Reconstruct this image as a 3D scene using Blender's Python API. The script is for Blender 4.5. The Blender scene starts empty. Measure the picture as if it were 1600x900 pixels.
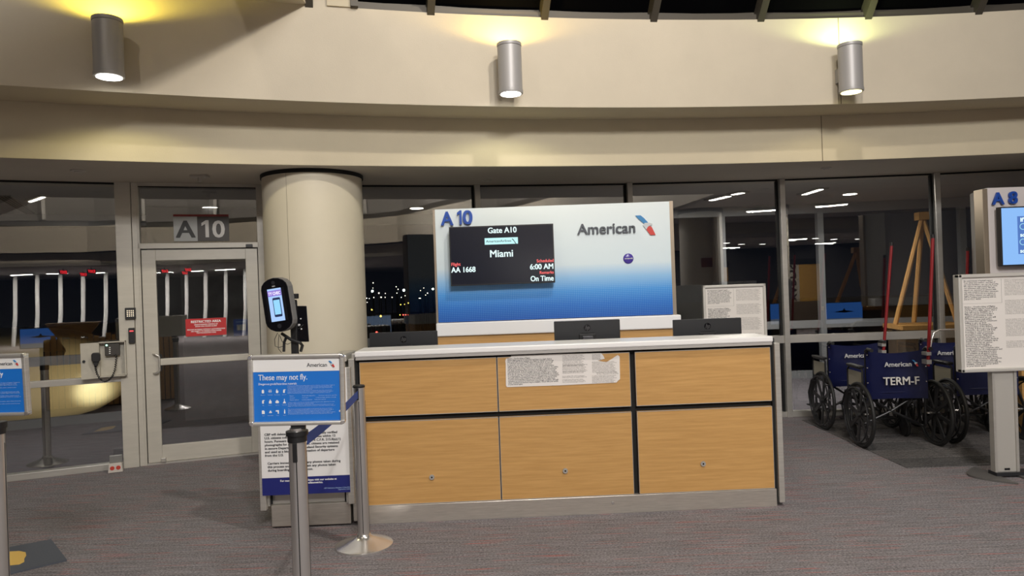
import bpy, bmesh, math, random
from mathutils import Matrix, Vector, Euler
random.seed(7)
C = bpy.context.scene.collection
PI = math.pi
# ------------------------------------------------------------------ camera
F = 1110.0                     # focal length in pixels of the 1600 px wide frame
ROLL = math.atan(.035)
CR, SR = math.cos(ROLL), math.sin(ROLL)
CAMZ = 1.6
cd = bpy.data.cameras.new('camera'); cam = bpy.data.objects.new('camera', cd); C.objects.link(cam)
cd.sensor_width = 36; cd.lens = F / 1600 * 36; cd.clip_end = 500; cd.clip_start = .05
cam.matrix_world = Matrix(((CR, SR, 0, 0), (0, 0, -1, 0), (-SR, CR, 0, CAMZ), (0, 0, 0, 1)))
bpy.context.scene.camera = cam
# ------------------------------------------------------------------ world, exposure
sc = bpy.context.scene
w = bpy.data.worlds.new('world'); sc.world = w; w.use_nodes = True
w.node_tree.nodes['Background'].inputs[0].default_value = (.010, .013, .022, 1)
w.node_tree.nodes['Background'].inputs[1].default_value = .35
sc.view_settings.view_transform = 'Standard'; sc.view_settings.look = 'None'
sc.view_settings.gamma = 1; sc.view_settings.exposure = 0.10; sc.view_settings.use_curve_mapping = False
sc.cycles.max_bounces = 8; sc.cycles.transparent_max_bounces = 16
# ------------------------------------------------------------------ hall lights (above the open atrium) and added rear fill
def area(name, loc, target, power, size, col, size_y=None):
    l = bpy.data.lights.new(name, 'AREA'); l.energy = power; l.size = size; l.color = col
    if size_y: l.shape = 'RECTANGLE'; l.size_y = size_y
    else: l.shape = 'DISK'
    o = bpy.data.objects.new(name, l); C.objects.link(o); o.location = loc
    o.rotation_euler = (Vector(target) - Vector(loc)).to_track_quat('-Z', 'Y').to_euler()
    return o
FLOODS = [((1.5, 2.6, 6.1), (-.4, 5.8, 1.6), 105, (1, .91, .80)),
          ((5.6, 2.4, 6.1), (4.6, 5.8, 2.0), 110, (1, .88, .86)),
          ((-2.8, .9, 6.1), (-.8, 5.4, 1.2), 26, (1, .90, .76)),
          ((1.8, -2.2, 6.1), (.6, 5.0, .9), 125, (1, .96, .92)),
          ((-1.5, -4.5, 6.1), (-2.0, -13, 3.2), 420, (1, .90, .78)),  # this and the next are added to brighten the rear fascia mirrored in the glass
          ((2.0, -2.5, 6.1), (4.0, -8, 3.2), 260, (1, .90, .78))]
for k, (lo, ta, pw, co) in enumerate(FLOODS):
    area('hall_flood_and_fill', (lo[0], lo[1], lo[2]), ta, pw, .22, co)
area('atrium_flood_bank', (1.2, -4.5, 6.3), (1.0, 4, .6), 450, 2.6, (1, .97, .95), .8)

# ------------------------------------------------------------------ pixel geometry
CX, CY = 3.5, -11.75           # centre of the curved building line
def ray(u, v):
    du, dv = u - 800, v - 450
    return (du * CR - dv * SR) / F, (du * SR + dv * CR) / F
def at(u, v, Y):
    a, b = ray(u, v); return Vector((a * Y, Y, CAMZ - b * Y))
def onz(u, v, z=0.0):
    a, b = ray(u, v); Y = (CAMZ - z) / b; return Vector((a * Y, Y, z))
def arc(u, v, R):
    a, b = ray(u, v); A = a * a + 1; B_ = 2 * (-a * CX - CY); Cc = CX * CX + CY * CY - R * R
    Y = (-B_ + math.sqrt(B_ * B_ - 4 * A * Cc)) / (2 * A); return Vector((a * Y, Y, CAMZ - b * Y))
def polar(t, R, z=0.0): return Vector((CX + R * math.sin(t), CY + R * math.cos(t), z))

# ------------------------------------------------------------------ materials
MATS = {}
def mat(name, col, rough=.5, metal=0.0, emit=None, es=1.0, coat=0.0, spec=None, bump=None, noise=None, aniso=None):
    """noise=(scale, amount, stretch xyz) varies the base colour; bump=(scale, strength)."""
    if name in MATS: return MATS[name]
    m = bpy.data.materials.new(name); m.use_nodes = True; nt = m.node_tree; p = nt.nodes['Principled BSDF']
    p.inputs['Base Color'].default_value = (*col, 1); p.inputs['Roughness'].default_value = rough; p.inputs['Metallic'].default_value = metal
    if coat: p.inputs['Coat Weight'].default_value = coat; p.inputs['Coat Roughness'].default_value = .1
    if spec is not None: p.inputs['Specular IOR Level'].default_value = spec
    if emit: p.inputs['Emission Color'].default_value = (*emit, 1); p.inputs['Emission Strength'].default_value = es
    if noise or bump:
        tc = nt.nodes.new('ShaderNodeTexCoord'); mp = nt.nodes.new('ShaderNodeMapping'); nt.links.new(tc.outputs['Object'], mp.inputs[0])
    if noise:
        s, amt, st = noise; mp.inputs['Scale'].default_value = st
        n = nt.nodes.new('ShaderNodeTexNoise'); n.inputs['Scale'].default_value = s; n.inputs['Detail'].default_value = 6; n.inputs['Roughness'].default_value = .65
        nt.links.new(mp.outputs[0], n.inputs['Vector'])
        r = nt.nodes.new('ShaderNodeValToRGB'); r.color_ramp.elements[0].position = .3; r.color_ramp.elements[1].position = .7
        r.color_ramp.elements[0].color = (*[c * (1 - amt) for c in col], 1); r.color_ramp.elements[1].color = (*[min(1, c * (1 + amt)) for c in col], 1)
        nt.links.new(n.outputs['Fac'], r.inputs[0]); nt.links.new(r.outputs[0], p.inputs['Base Color'])
    if bump:
        n2 = nt.nodes.new('ShaderNodeTexNoise'); n2.inputs['Scale'].default_value = bump[0]; n2.inputs['Detail'].default_value = 3
        nt.links.new(mp.outputs[0], n2.inputs['Vector']); b = nt.nodes.new('ShaderNodeBump'); b.inputs['Strength'].default_value = bump[1]; b.inputs['Distance'].default_value = .005
        nt.links.new(n2.outputs['Fac'], b.inputs['Height']); nt.links.new(b.outputs[0], p.inputs['Normal'])
    MATS[name] = m; return m

plaster = mat('painted_plaster', (.60, .535, .42), .75, noise=(1.6, .04, (1, 1, 1)), bump=(90, .12))
plaster_low = mat('painted_plaster_lower', (.60, .53, .385), .75, noise=(1.6, .04, (1, 1, 1)), bump=(90, .12))
soffit_m = mat('soffit_paint', (.55, .50, .42), .85, noise=(1.2, .05, (1, 1, 1)))
column_m = mat('column_paint', (.66, .60, .47), .55, noise=(2, .03, (1, 1, 1)))
alu = mat('satin_aluminium', (.56, .54, .50), .38, .55, noise=(3, .05, (1, 1, 8)))
alu_cream = mat('painted_frame', (.55, .52, .455), .45, .15, noise=(4, .05, (1, 1, 6)))
bronze = mat('bronze_mullion', (.075, .066, .052), .5, .3)
steel = mat('brushed_steel', (.56, .54, .50), .36, .6, noise=(5, .10, (.3, 1, 25)))
steel_h = mat('brushed_steel_horizontal', (.52, .48, .43), .28, .55, noise=(5, .12, (1.5, 1, 20)))
chrome = mat('polished_chrome', (.74, .72, .69), .24, .85)
black = mat('black_plastic', (.012, .012, .013), .42)
gloss_black = mat('glossy_black', (.006, .006, .008), .08)
gap_m = mat('dark_gap', (.006, .006, .006), .8)
white_lam = mat('white_laminate', (.86, .85, .84), .3)
white_p = mat('white_paper', (.80, .76, .72), .6)
ink = mat('dark_ink', (.045, .045, .05), .6)
grey_ink = mat('grey_ink', (.22, .21, .20), .6)
sign_blue = mat('sign_blue', (.012, .17, .62), .4)
navy_print = mat('navy_print', (.012, .018, .16), .45)
letter_blue = mat('letter_blue', (.012, .075, .42), .35)
white_ink = mat('white_ink', (.85, .85, .85), .5)
pale_ink = mat('pale_ink', (.40, .55, .80), .5)
red_m = mat('sign_red', (.52, .018, .02), .4)
rubber = mat('black_rubber', (.014, .014, .014), .6)
wheel_m = mat('wheel_plastic', (.02, .02, .021), .35)
frame_m = mat('black_enamel_tube', (.016, .016, .018), .42)
vinyl = mat('navy_vinyl', (.006, .009, .052), .34, bump=(14, .5))
pole_red = mat('red_pole', (.26, .010, .014), .4)
dark_grey = mat('charcoal_plastic', (.020, .021, .024), .38)
fixture = mat('fixture_grey', (.40, .39, .385), .45, .25)
intercom_m = mat('grey_box_paint', (.50, .47, .40), .5, noise=(7, .12, (1, 1, 1)))
lum_white = mat('lit_lens_white', (1, 1, 1), .5, emit=(1, .97, .90), es=9)
lum_yel = mat('lit_lens_yellow', (1, 1, 1), .5, emit=(1, .92, .42), es=2.6)
strip_e = mat('strip_light', (1, 1, 1), .5, emit=(1, .96, .88), es=14)
tv_white = mat('screen_text', (0, 0, 0), .5, emit=(.80, 1, 1), es=1.0)
tv_red = mat('screen_red', (0, 0, 0), .5, emit=(1, .14, .14), es=.9)
tv_black = mat('screen_glass', (.016, .018, .030), .16)

def wood(name, horizontal=True):
    m = bpy.data.materials.new(name); m.use_nodes = True; nt = m.node_tree; p = nt.nodes['Principled BSDF']
    tc = nt.nodes.new('ShaderNodeTexCoord'); mp = nt.nodes.new('ShaderNodeMapping'); mp.inputs['Scale'].default_value = (1.1, 1, 22)
    oi = nt.nodes.new('ShaderNodeObjectInfo'); va = nt.nodes.new('ShaderNodeVectorMath'); va.operation = 'ADD'
    nt.links.new(tc.outputs['Object'], va.inputs[0]); nt.links.new(oi.outputs['Random'], va.inputs[1]); nt.links.new(va.outputs[0], mp.inputs[0])
    n = nt.nodes.new('ShaderNodeTexNoise'); n.inputs['Scale'].default_value = 3.2; n.inputs['Detail'].default_value = 9; n.inputs['Roughness'].default_value = .62
    nt.links.new(mp.outputs[0], n.inputs['Vector'])
    r = nt.nodes.new('ShaderNodeValToRGB'); e = r.color_ramp.elements
    e[0].position = .25; e[0].color = (.47, .255, .078, 1); e[1].position = .78; e[1].color = (.63, .365, .130, 1)
    nt.links.new(n.outputs['Fac'], r.inputs[0]); nt.links.new(r.outputs[0], p.inputs['Base Color'])
    p.inputs['Roughness'].default_value = .42
    MATS[name] = m; return m
maple = wood('maple_laminate')

def carpet(name, base, warm, streak=True, red=True):
    m = bpy.data.materials.new(name); m.use_nodes = True; nt = m.node_tree; L = nt.links; p = nt.nodes['Principled BSDF']; N = nt.nodes.new
    p.inputs['Roughness'].default_value = .95; p.inputs['Specular IOR Level'].default_value = .15
    tc = N('ShaderNodeTexCoord')
    def nz(scale, st, det=3, loc=(0, 0, 0)):
        mp = N('ShaderNodeMapping'); mp.inputs['Scale'].default_value = st; mp.inputs['Location'].default_value = loc; L.new(tc.outputs['Object'], mp.inputs[0])
        n = N('ShaderNodeTexNoise'); n.inputs['Scale'].default_value = scale; n.inputs['Detail'].default_value = det; n.inputs['Roughness'].default_value = .7
        L.new(mp.outputs[0], n.inputs['Vector']); return n.outputs['Fac']
    def ramp(src, a, ca, b, cb):
        r = N('ShaderNodeValToRGB'); r.color_ramp.elements[0].position = a; r.color_ramp.elements[0].color = (*ca, 1)
        r.color_ramp.elements[1].position = b; r.color_ramp.elements[1].color = (*cb, 1); L.new(src, r.inputs[0]); return r.outputs[0]
    def mix(f, a, b, mode='MIX'):
        x = N('ShaderNodeMix'); x.data_type = 'RGBA'; x.blend_type = mode
        if isinstance(f, float): x.inputs[0].default_value = f
        else: L.new(f, x.inputs[0])
        for i, q in ((6, a), (7, b)):
            if isinstance(q, tuple): x.inputs[i].default_value = (*q, 1)
            else: L.new(q, x.inputs[i])
        return x.outputs[2]
    fibre = ramp(nz(75, (1, 1.5, 1), 3), .36, tuple(c * .22 for c in base), .64, tuple(c * 1.95 for c in base))
    streaks = ramp(nz(9, (.30, 7, 1), 4), .38, tuple(c * .42 for c in base), .62, tuple(c * 1.55 for c in base))
    c = mix(.42, fibre, streaks)
    blue = ramp(nz(6, (.5, 12, 1), 2, (3, 8, 0)), .56, (0, 0, 0), .66, (1, 1, 1))
    bl = N('ShaderNodeMath'); bl.operation = 'MULTIPLY'; bl.inputs[1].default_value = .35; L.new(blue, bl.inputs[0])
    c = mix(bl.outputs[0], c, (base[0] * .9, base[1] * 1.12, base[2] * 1.28))
    if red:
        rd = ramp(nz(5.0, (.42, 15, 1), 1, (11, 3, 0)), .65, (0, 0, 0), .675, (1, 1, 1))
        rm = N('ShaderNodeMath'); rm.operation = 'MULTIPLY'; rm.inputs[1].default_value = .6; L.new(rd, rm.inputs[0])
        c = mix(rm.outputs[0], c, (.50, .12, .10))
    L.new(c, p.inputs['Base Color'])
    b = N('ShaderNodeBump'); b.inputs['Strength'].default_value = .5; b.inputs['Distance'].default_value = .004
    L.new(nz(220, (1, 1.2, 1), 2), b.inputs['Height']); L.new(b.outputs[0], p.inputs['Normal'])
    MATS[name] = m; return m
carpet_m = carpet('striped_carpet', (.205, .190, .197), 0)
plank_m = carpet('plank_carpet', (.125, .117, .115), 0, red=False)
plank_d = carpet('plank_carpet_dark', (.095, .091, .091), 0, red=False)
corr_m = mat('corridor_carpet', (.15, .14, .165), .95, noise=(5, .3, (.6, 5, 1)))

def glass(name, refl, tint):
    m = bpy.data.materials.new(name); m.use_nodes = True; nt = m.node_tree; nt.nodes.clear(); N = nt.nodes.new; L = nt.links
    o = N('ShaderNodeOutputMaterial'); t = N('ShaderNodeBsdfTransparent'); t.inputs[0].default_value = (*tint, 1)
    g = N('ShaderNodeBsdfGlossy'); g.inputs['Roughness'].default_value = 0.0; g.inputs[0].default_value = (.98, .98, 1, 1)
    fr = N('ShaderNodeFresnel'); fr.inputs['IOR'].default_value = 1.5
    ad = N('ShaderNodeMath'); ad.operation = 'ADD'; ad.inputs[1].default_value = refl; L.new(fr.outputs[0], ad.inputs[0])
    tc = N('ShaderNodeTexCoord'); n = N('ShaderNodeTexNoise'); n.inputs['Scale'].default_value = 1.3; n.inputs['Detail'].default_value = 1
    b = N('ShaderNodeBump'); b.inputs['Strength'].default_value = .10; b.inputs['Distance'].default_value = .006
    L.new(tc.outputs['Object'], n.inputs['Vector']); L.new(n.outputs['Fac'], b.inputs['Height']); L.new(b.outputs[0], g.inputs['Normal'])
    mx = N('ShaderNodeMixShader'); L.new(ad.outputs[0], mx.inputs[0]); L.new(t.outputs[0], mx.inputs[1]); L.new(g.outputs[0], mx.inputs[2]); L.new(mx.outputs[0], o.inputs[0])
    MATS[name] = m; return m
pane_m = glass('window_glass', .075, (.80, .80, .78))
outer_m = glass('outer_glass', .0, (.9, .9, .9))

# ------------------------------------------------------------------ mesh helpers
class MB:
    def __init__(s): s.v = []; s.f = []; s.fm = []; s.mi = 0
    def add(s, vs, fs, M=None):
        k = len(s.v); s.v += [(M @ Vector(p)) if M else Vector(p) for p in vs]; s.f += [tuple(i + k for i in f) for f in fs]; s.fm += [s.mi] * len(fs); return s
    def box(s, a, b, M=None):
        x0, y0, z0 = a; x1, y1, z1 = b
        return s.add([(x0, y0, z0), (x1, y0, z0), (x1, y1, z0), (x0, y1, z0), (x0, y0, z1), (x1, y0, z1), (x1, y1, z1), (x0, y1, z1)],
                     [(0, 3, 2, 1), (4, 5, 6, 7), (0, 1, 5, 4), (1, 2, 6, 5), (2, 3, 7, 6), (3, 0, 4, 7)], M)
    def bev(s, a, b, r, M=None):
        """box bevelled on the edges along its shortest axis-free outline (x-z outline rounded), front at -y"""
        x0, y0, z0 = a; x1, y1, z1 = b; pts = []
        for cx, cz, a0 in ((x1 - r, z1 - r, 0), (x0 + r, z1 - r, 90), (x0 + r, z0 + r, 180), (x1 - r, z0 + r, 270)):
            for k in range(4):
                t = math.radians(a0 + 30 * k); pts.append((cx + r * math.cos(t), cz + r * math.sin(t)))
        return s.prism(pts, y0, y1, M)
    def prism(s, pts, y0, y1, M=None):
        """polygon in x-z extruded along y; points counter-clockwise seen from -y"""
        n = len(pts)
        return s.add([(x, y0, z) for x, z in pts] + [(x, y1, z) for x, z in pts],
                     [tuple(range(n)), tuple(range(2 * n - 1, n - 1, -1))] + [(i, i + n, (i + 1) % n + n, (i + 1) % n) for i in range(n)], M)
    def slab(s, pts, z0, z1, M=None):
        n = len(pts)
        return s.add([(x, y, z0) for x, y in pts] + [(x, y, z1) for x, y in pts],
                     [tuple(range(n - 1, -1, -1)), tuple(range(n, 2 * n))] + [(i, (i + 1) % n, (i + 1) % n + n, i + n) for i in range(n)], M)
    def tube(s, pts, r, n=8, closed=False, M=None):
        pts = [Vector(p) for p in pts]; m = len(pts); rings = []
        up = None
        for i, p in enumerate(pts):
            if closed: d = pts[(i + 1) % m] - pts[i - 1]
            else: d = (pts[min(i + 1, m - 1)] - pts[max(i - 1, 0)])
            d.normalize()
            if up is None:
                up = Vector((0, 0, 1)) if abs(d.z) < .9 else Vector((1, 0, 0))
            u = (up - d * up.dot(d)).normalized(); up = u; w_ = d.cross(u)
            rr = r[i] if isinstance(r, (list, tuple)) else r
            rings.append([p + (u * math.cos(2 * PI * k / n) + w_ * math.sin(2 * PI * k / n)) * rr for k in range(n)])
        vs = [q for rg in rings for q in rg]; fs = []
        for i in range(m if closed else m - 1):
            a = i * n; b = ((i + 1) % m) * n
            for k in range(n): fs.append((a + k, a + (k + 1) % n, b + (k + 1) % n, b + k))
        if not closed: fs.append(tuple(range(n - 1, -1, -1))); fs.append(tuple(range((m - 1) * n, m * n)))
        return s.add(vs, fs, M)
    def cyl(s, p, q, r, n=20, r2=None, M=None): return s.tube([p, q], [r, r if r2 is None else r2], n, M=M)
    def lathe(s, prof, n=32, M=None):
        """profile (r, z) from bottom to top"""
        vs = []; m = len(prof)
        for r, z in prof: vs += [(r * math.cos(2 * PI * k / n), r * math.sin(2 * PI * k / n), z) for k in range(n)]
        fs = [(i * n + k, i * n + (k + 1) % n, (i + 1) * n + (k + 1) % n, (i + 1) * n + k) for i in range(m - 1) for k in range(n)]
        fs.append(tuple(range(n - 1, -1, -1))); fs.append(tuple(range((m - 1) * n, m * n)))
        return s.add(vs, fs, M)
    def sphere(s, c, r, n=12, sq=(1, 1, 1)):
        prof = []
        vs = [(c[0], c[1], c[2] - r * sq[2])]; m = n // 2
        for i in range(1, m):
            t = -PI / 2 + PI * i / m
            vs += [(c[0] + r * sq[0] * math.cos(t) * math.cos(2 * PI * k / n), c[1] + r * sq[1] * math.cos(t) * math.sin(2 * PI * k / n), c[2] + r * sq[2] * math.sin(t)) for k in range(n)]
        vs.append((c[0], c[1], c[2] + r * sq[2])); last = len(vs) - 1
        fs = [(0, 1 + (k + 1) % n, 1 + k) for k in range(n)]
        for i in range(m - 2): fs += [(1 + i * n + k, 1 + i * n + (k + 1) % n, 1 + (i + 1) * n + (k + 1) % n, 1 + (i + 1) * n + k) for k in range(n)]
        b = 1 + (m - 2) * n; fs += [(b + k, b + (k + 1) % n, last) for k in range(n)]
        return s.add(vs, fs)
    def make(s, name, m, parent=None, smooth=False, bevel=0.0, label=None):
        me = bpy.data.meshes.new(name); me.from_pydata([tuple(v) for v in s.v], [], s.f)
        ms = m if isinstance(m, (list, tuple)) else [m]
        for x in ms: me.materials.append(x)
        if len(ms) > 1:
            for p, k in zip(me.polygons, s.fm): p.material_index = k
        me.update()
        o = bpy.data.objects.new(name, me); C.objects.link(o)
        if parent: o.parent = parent
        if smooth:
            me.shade_smooth()
            md = o.modifiers.new('edge', 'EDGE_SPLIT'); md.split_angle = math.radians(38)
        if bevel:
            md = o.modifiers.new('bevel', 'BEVEL'); md.width = bevel; md.segments = 2; md.limit_method = 'ANGLE'
        if label: o['label'] = label
        return o
def tag(o, label, cat, group=None, kind=None):
    if label: o['label'] = label
    if cat: o['category'] = cat
    if group: o['group'] = group
    if kind: o['kind'] = kind
    return o
def thing(name, label, cat, loc=(0, 0, 0), rz=0.0, group=None, rot=None):
    o = bpy.data.objects.new(name, None); o.empty_display_size = .1; C.objects.link(o); o.location = loc
    o.rotation_euler = rot if rot else (0, 0, rz)
    return tag(o, label, cat, group)
def structure(o): o['kind'] = 'structure'; return o
def copy_tree(o, parent=None):
    c = o.copy(); C.objects.link(c); c.parent = parent
    for ch in list(o.children): copy_tree(ch, c)
    return c
FRONT = Matrix.Rotation(PI / 2, 4, 'X')
def text(name, s, size, m, parent, pos, width=None, align='LEFT', bold=0.0, depth=.0006, M=None, line=1.0, shear=0.0, label=None, res=3):
    """text facing -y (toward the reader) with its first baseline at pos in the parent's frame"""
    cu = bpy.data.curves.new(name, 'FONT'); cu.body = s; cu.size = size; cu.align_x = align; cu.extrude = depth
    cu.resolution_u = res; cu.space_line = line; cu.shear = shear
    o = bpy.data.objects.new(name + '_tmp', cu); C.objects.link(o)
    dg = bpy.context.evaluated_depsgraph_get(); me = bpy.data.meshes.new_from_object(o.evaluated_get(dg))
    bpy.data.objects.remove(o); bpy.data.curves.remove(cu)
    if bold:
        bm = bmesh.new()
        for dx, dy in ((-1, -.5), (1, -.5), (-1, .5), (1, .5)):
            k0 = len(bm.verts); bm.from_mesh(me); bm.verts.ensure_lookup_table()
            bmesh.ops.translate(bm, verts=bm.verts[k0:], vec=(dx * bold, dy * bold, k0 * 0 + (dx + 2 * dy) * .00012))
        bm.to_mesh(me); bm.free()
    xs = [v.co.x for v in me.vertices]
    k = 1.0
    if width and xs: k = width / (max(xs) - min(xs))
    T = Matrix.Translation(Vector(pos)) @ (M if M else FRONT) @ Matrix.Diagonal((k, 1, 1, 1))
    me.transform(T); me.name = name; me.materials.clear(); me.materials.append(m)
    q = bpy.data.objects.new(name, me); C.objects.link(q)
    if parent: q.parent = parent
    if label: q['label'] = label
    return q

class Plane:
    """upright plane through p with heading yaw; local x right, -y toward the camera side, z up"""
    def __init__(s, p, yaw): s.p = Vector((p[0], p[1], 0)); s.yaw = yaw; s.c, s.s = math.cos(yaw), math.sin(yaw)
    def uv(s, u, v, off=0.0):
        a, b = ray(u, v)
        # point = a*Y, Y ; (x-px)*(-s)+(y-py)*c = off
        Y = (off - s.p.x * s.s + s.p.y * s.c) / (s.c - a * s.s)
        x = a * Y - s.p.x; y = Y - s.p.y
        return (x * s.c + y * s.s, CAMZ - b * Y)
    def world(s, x, y, z): return Vector((s.p.x + x * s.c - y * s.s, s.p.y + x * s.s + y * s.c, z))

def one_digit(name, m, parent, x0, x1, z, h, y, depth=.010):
    w_ = (x1 - x0); t = w_ * .48
    return MB().prism([(x1 - t, z), (x1, z), (x1, z + h), (x1 - t * .8, z + h), (x0, z + h * .84), (x0, z + h * .66), (x1 - t, z + h * .78)], y - depth, y).make(name, m, parent)

# ================================================================== SETTING
H0, H1, H2 = 2.75, 3.20, 4.0
TA, TB = math.radians(-62), math.radians(38)
def arc_band(name, prof, m, n=90, ta=TA, tb=TB, closed=True):
    """profile of (R, z) swept along the building arc"""
    mb = MB(); k = len(prof); vs = []
    for i in range(n + 1):
        t = ta + (tb - ta) * i / n; vs += [polar(t, R, z) for R, z in prof]
    fs = []
    for i in range(n):
        for j in range(k if closed else k - 1):
            a = i * k + j; b = i * k + (j + 1) % k; fs.append((a, b, b + k, a + k))
    if closed: fs += [tuple(range(k)), tuple(range((n + 1) * k - 1, n * k - 1, -1))]
    mb.add(vs, fs); return mb.make(name, m, smooth=True)
structure(arc_band('wall_upper_fascia', [(18.35, H1), (18.35, H2), (18.62, H2), (18.62, H1)], plaster))
structure(arc_band('wall_lower_fascia', [(18.80, H0 + .002), (18.80, H1), (19.0, H1), (19.0, H0 + .002)], plaster_low))
structure(arc_band('trim_1', [(18.36, H1 - .001), (18.36, H1 + .03), (18.80, H1 + .03), (18.80, H1 - .001)], plaster_low))
structure(arc_band('ceiling', [(18.805, H0), (18.805, H0 + .12), (20.3, H0 + .12), (20.3, H0)], soffit_m))
# hairline panel joints of the fascias
def joint(u, v, R, z0, z1, name='trim_2'):
    p = arc(u, v, R); t = math.atan2(p.x - CX, p.y - CY)
    mb = MB(); q0 = polar(t - .00022, R - .0015); q1 = polar(t + .00022, R - .0015)
    mb.add([(q0.x, q0.y, z0), (q1.x, q1.y, z0), (q1.x, q1.y, z1), (q0.x, q0.y, z1)], [(0, 1, 2, 3)])
    return structure(mb.make(name, mat('joint_shadow', (.16, .13, .09), .9)))
joint(1312, 100, 18.35, H1, H2); joint(1284, 215, 18.80, H0, H1, 'trim_3')

# floor
mb = MB(); mb.slab([(-16, -26), (24, -26)] + [(polar(t_, 20.02).x, polar(t_, 20.02).y) for t_ in [math.radians(48 - 4 * k_) for k_ in range(27)] if -16 < polar(t_, 20.02).x < 24] + [(-16, polar(math.radians(-56), 20).y)], -.12, 0); fl = structure(mb.make('floor', carpet_m))
# darker plank carpet laid beside the wheelchairs, piece by piece
PX0, PY0 = 3.2, 5.86
k = 0
for r in range(9):
    y0 = PY0 + r * .305; x = PX0 - .0; first = True
    while x < 9.2:
        ln = random.choice((.9, 1.2, 1.5)) * (.6 if first else 1); first = False
        y1 = y0 + .295
        xs1 = min(x + ln, 9.2)
        # stop at the glass line
        if math.hypot(x - CX, y1 - CY) < 19.9:
            p = MB(); p.box((x + .003, y0, -.01), (xs1 - .003, y1, .006)); p.make('carpet_plank', plank_m if random.random() < .62 else plank_d, fl, bevel=.002)
        x = xs1

# ------------------------------------------------------------------ glass wall on the arc
def tang(u, v=300, R=20.0): p = arc(u, v, R); return math.atan2(p.x - CX, p.y - CY)
ts = [tang(u) for u in (204, 411, 744, 981.5, 1218.5, 1460)]
st = ts[-1] - ts[-2]; ts = [ts[0] - st] + ts + [ts[-1] + st, ts[-1] + 2 * st]
VV = [polar(t, 20.0) for t in ts]
SEG = [Plane(VV[i], math.atan2(VV[i + 1].y - VV[i].y, VV[i + 1].x - VV[i].x)) for i in range(len(VV) - 1)]
SL = [(VV[i + 1] - VV[i]).length for i in range(len(VV) - 1)]
wn = 0
for i, (pl, L_) in enumerate(zip(SEG, SL)):
    if i == 1: continue
    left = i == 0
    rz, rw = (.862, .058) if left else (.897, .088)
    wt = thing('window_%d' % (i + 1), None, None, (pl.p.x, pl.p.y, 0), pl.yaw); structure(wt)
    a = .02 if not left else .02
    b = L_ - (.13 if left else .02)
    g = MB(); g.box((a, -.005, rz + rw / 2), (b, .005, H0 - .015)); g.make('pane', pane_m, wt)
    g = MB(); g.box((a, -.005, .06), (b, .005, rz - rw / 2)); g.make('pane', pane_m, wt)
    MB().box((a, -.045, rz - rw / 2), (b, .035, rz + rw / 2)).make('mid_rail', alu, wt, bevel=.003)
    MB().box((0, -.05, 0), (b, .05, .06)).make('sill', alu, wt, bevel=.003)
    MB().box((0, -.012, H0 - .016), (b, .02, H0 + .01)).make('head_gasket', gap_m, wt)
    # mullion at the right-hand vertex
    if i == 0:
        MB().box((L_ - .135, -.06, 0), (L_ + .0, .06, H0)).make('post', alu_cream, wt, bevel=.003)
        MB().box((L_ + .004, -.05, 0), (L_ + .052, .06, H0)).make('post', alu_cream, wt, bevel=.003)
    else:
        MB().box((L_ - .030, -.075, .0), (L_ + .030, .06, H0)).make('mullion', alu, wt, bevel=.003)
        MB().box((L_ - .052, -.02, .06), (L_ - .031, .03, H0 - .02)).make('gasket', gap_m, wt)
MB().box((-.03, -.075, 0), (.03, .06, H0)).make('mullion', alu, bpy.data.objects['window_1'], bevel=.003)

# door between the wide post and the column
D = SEG[1]; DL = SL[1]
door = structure(thing('door_1', None, None, (D.p.x, D.p.y, 0), D.yaw))
def dq(u, v, off=0): return D.uv(u, v, off)
xl = .052; zt = dq(310, 388)[1]; zt0 = dq(310, 380)[1]
xr = dq(401, 500)[0]
MB().box((xl, -.05, 0), (xl + .02, .05, H0)).make('jamb', alu_cream, door, bevel=.002)
MB().box((xr + .035, -.05, 0), (xr + .10, .05, H0)).make('jamb', alu_cream, door, bevel=.002)
MB().box((xr + .10, -.03, 0), (DL + .02, .05, H0)).make('side_panel', alu_cream, door, bevel=.002)
MB().box((xl, -.05, zt), (xr + .05, .05, zt0)).make('transom_bar', alu_cream, door, bevel=.002)
MB().box((xl + .02, -.05, H0 - .035), (xr + .035, .05, H0)).make('head', alu_cream, door, bevel=.002)
MB().box((xl + .02, -.054, H0 - .045), (xr + .035, -.048, H0 - .035)).make('head_gasket', gap_m, door)
MB().box((xl + .02, -.005, zt0), (xr + .035, .005, H0 - .035)).make('transom_pane', pane_m, door)
# leaf
lx0, lx1 = xl + .026, xr + .028; lz0, lz1 = .02, zt - .012
gx0, gx1 = dq(247, 500)[0], dq(387, 500)[0]; gz1 = dq(315, 406)[1]; gz0 = dq(320, 689)[1]; pb = dq(320, 561)[1]
MB().box((lx0, -.032, lz0), (gx0, .02, lz1)).make('stile', alu_cream, door, bevel=.003)
MB().box((gx1, -.032, lz0), (lx1, .02, lz1)).make('stile', alu_cream, door, bevel=.003)
MB().box((gx0, -.032, gz1), (gx1, .02, lz1)).make('top_rail', alu_cream, door, bevel=.003)
MB().box((gx0, -.032, lz0), (gx1, .02, gz0)).make('bottom_rail', alu_cream, door, bevel=.003)
MB().box((gx0, -.005, gz0), (gx1, .005, gz1)).make('pane', pane_m, door)
MB().box((gx0 - .0, -.06, pb - .032), (gx1 + .0, -.02, pb + .032)).make('push_bar', alu_cream, door, bevel=.006)
MB().box((lx0 - .005, -.05, .0), (lx1 + .005, .05, .018)).make('threshold', alu, door)
MB().box((xl + .021, -.034, 0.02), (lx0 - .001, -.02, zt)).make('door_gap', gap_m, door)
hx, hz0 = dq(241, 583); hz1 = dq(240, 553)[1]
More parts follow.
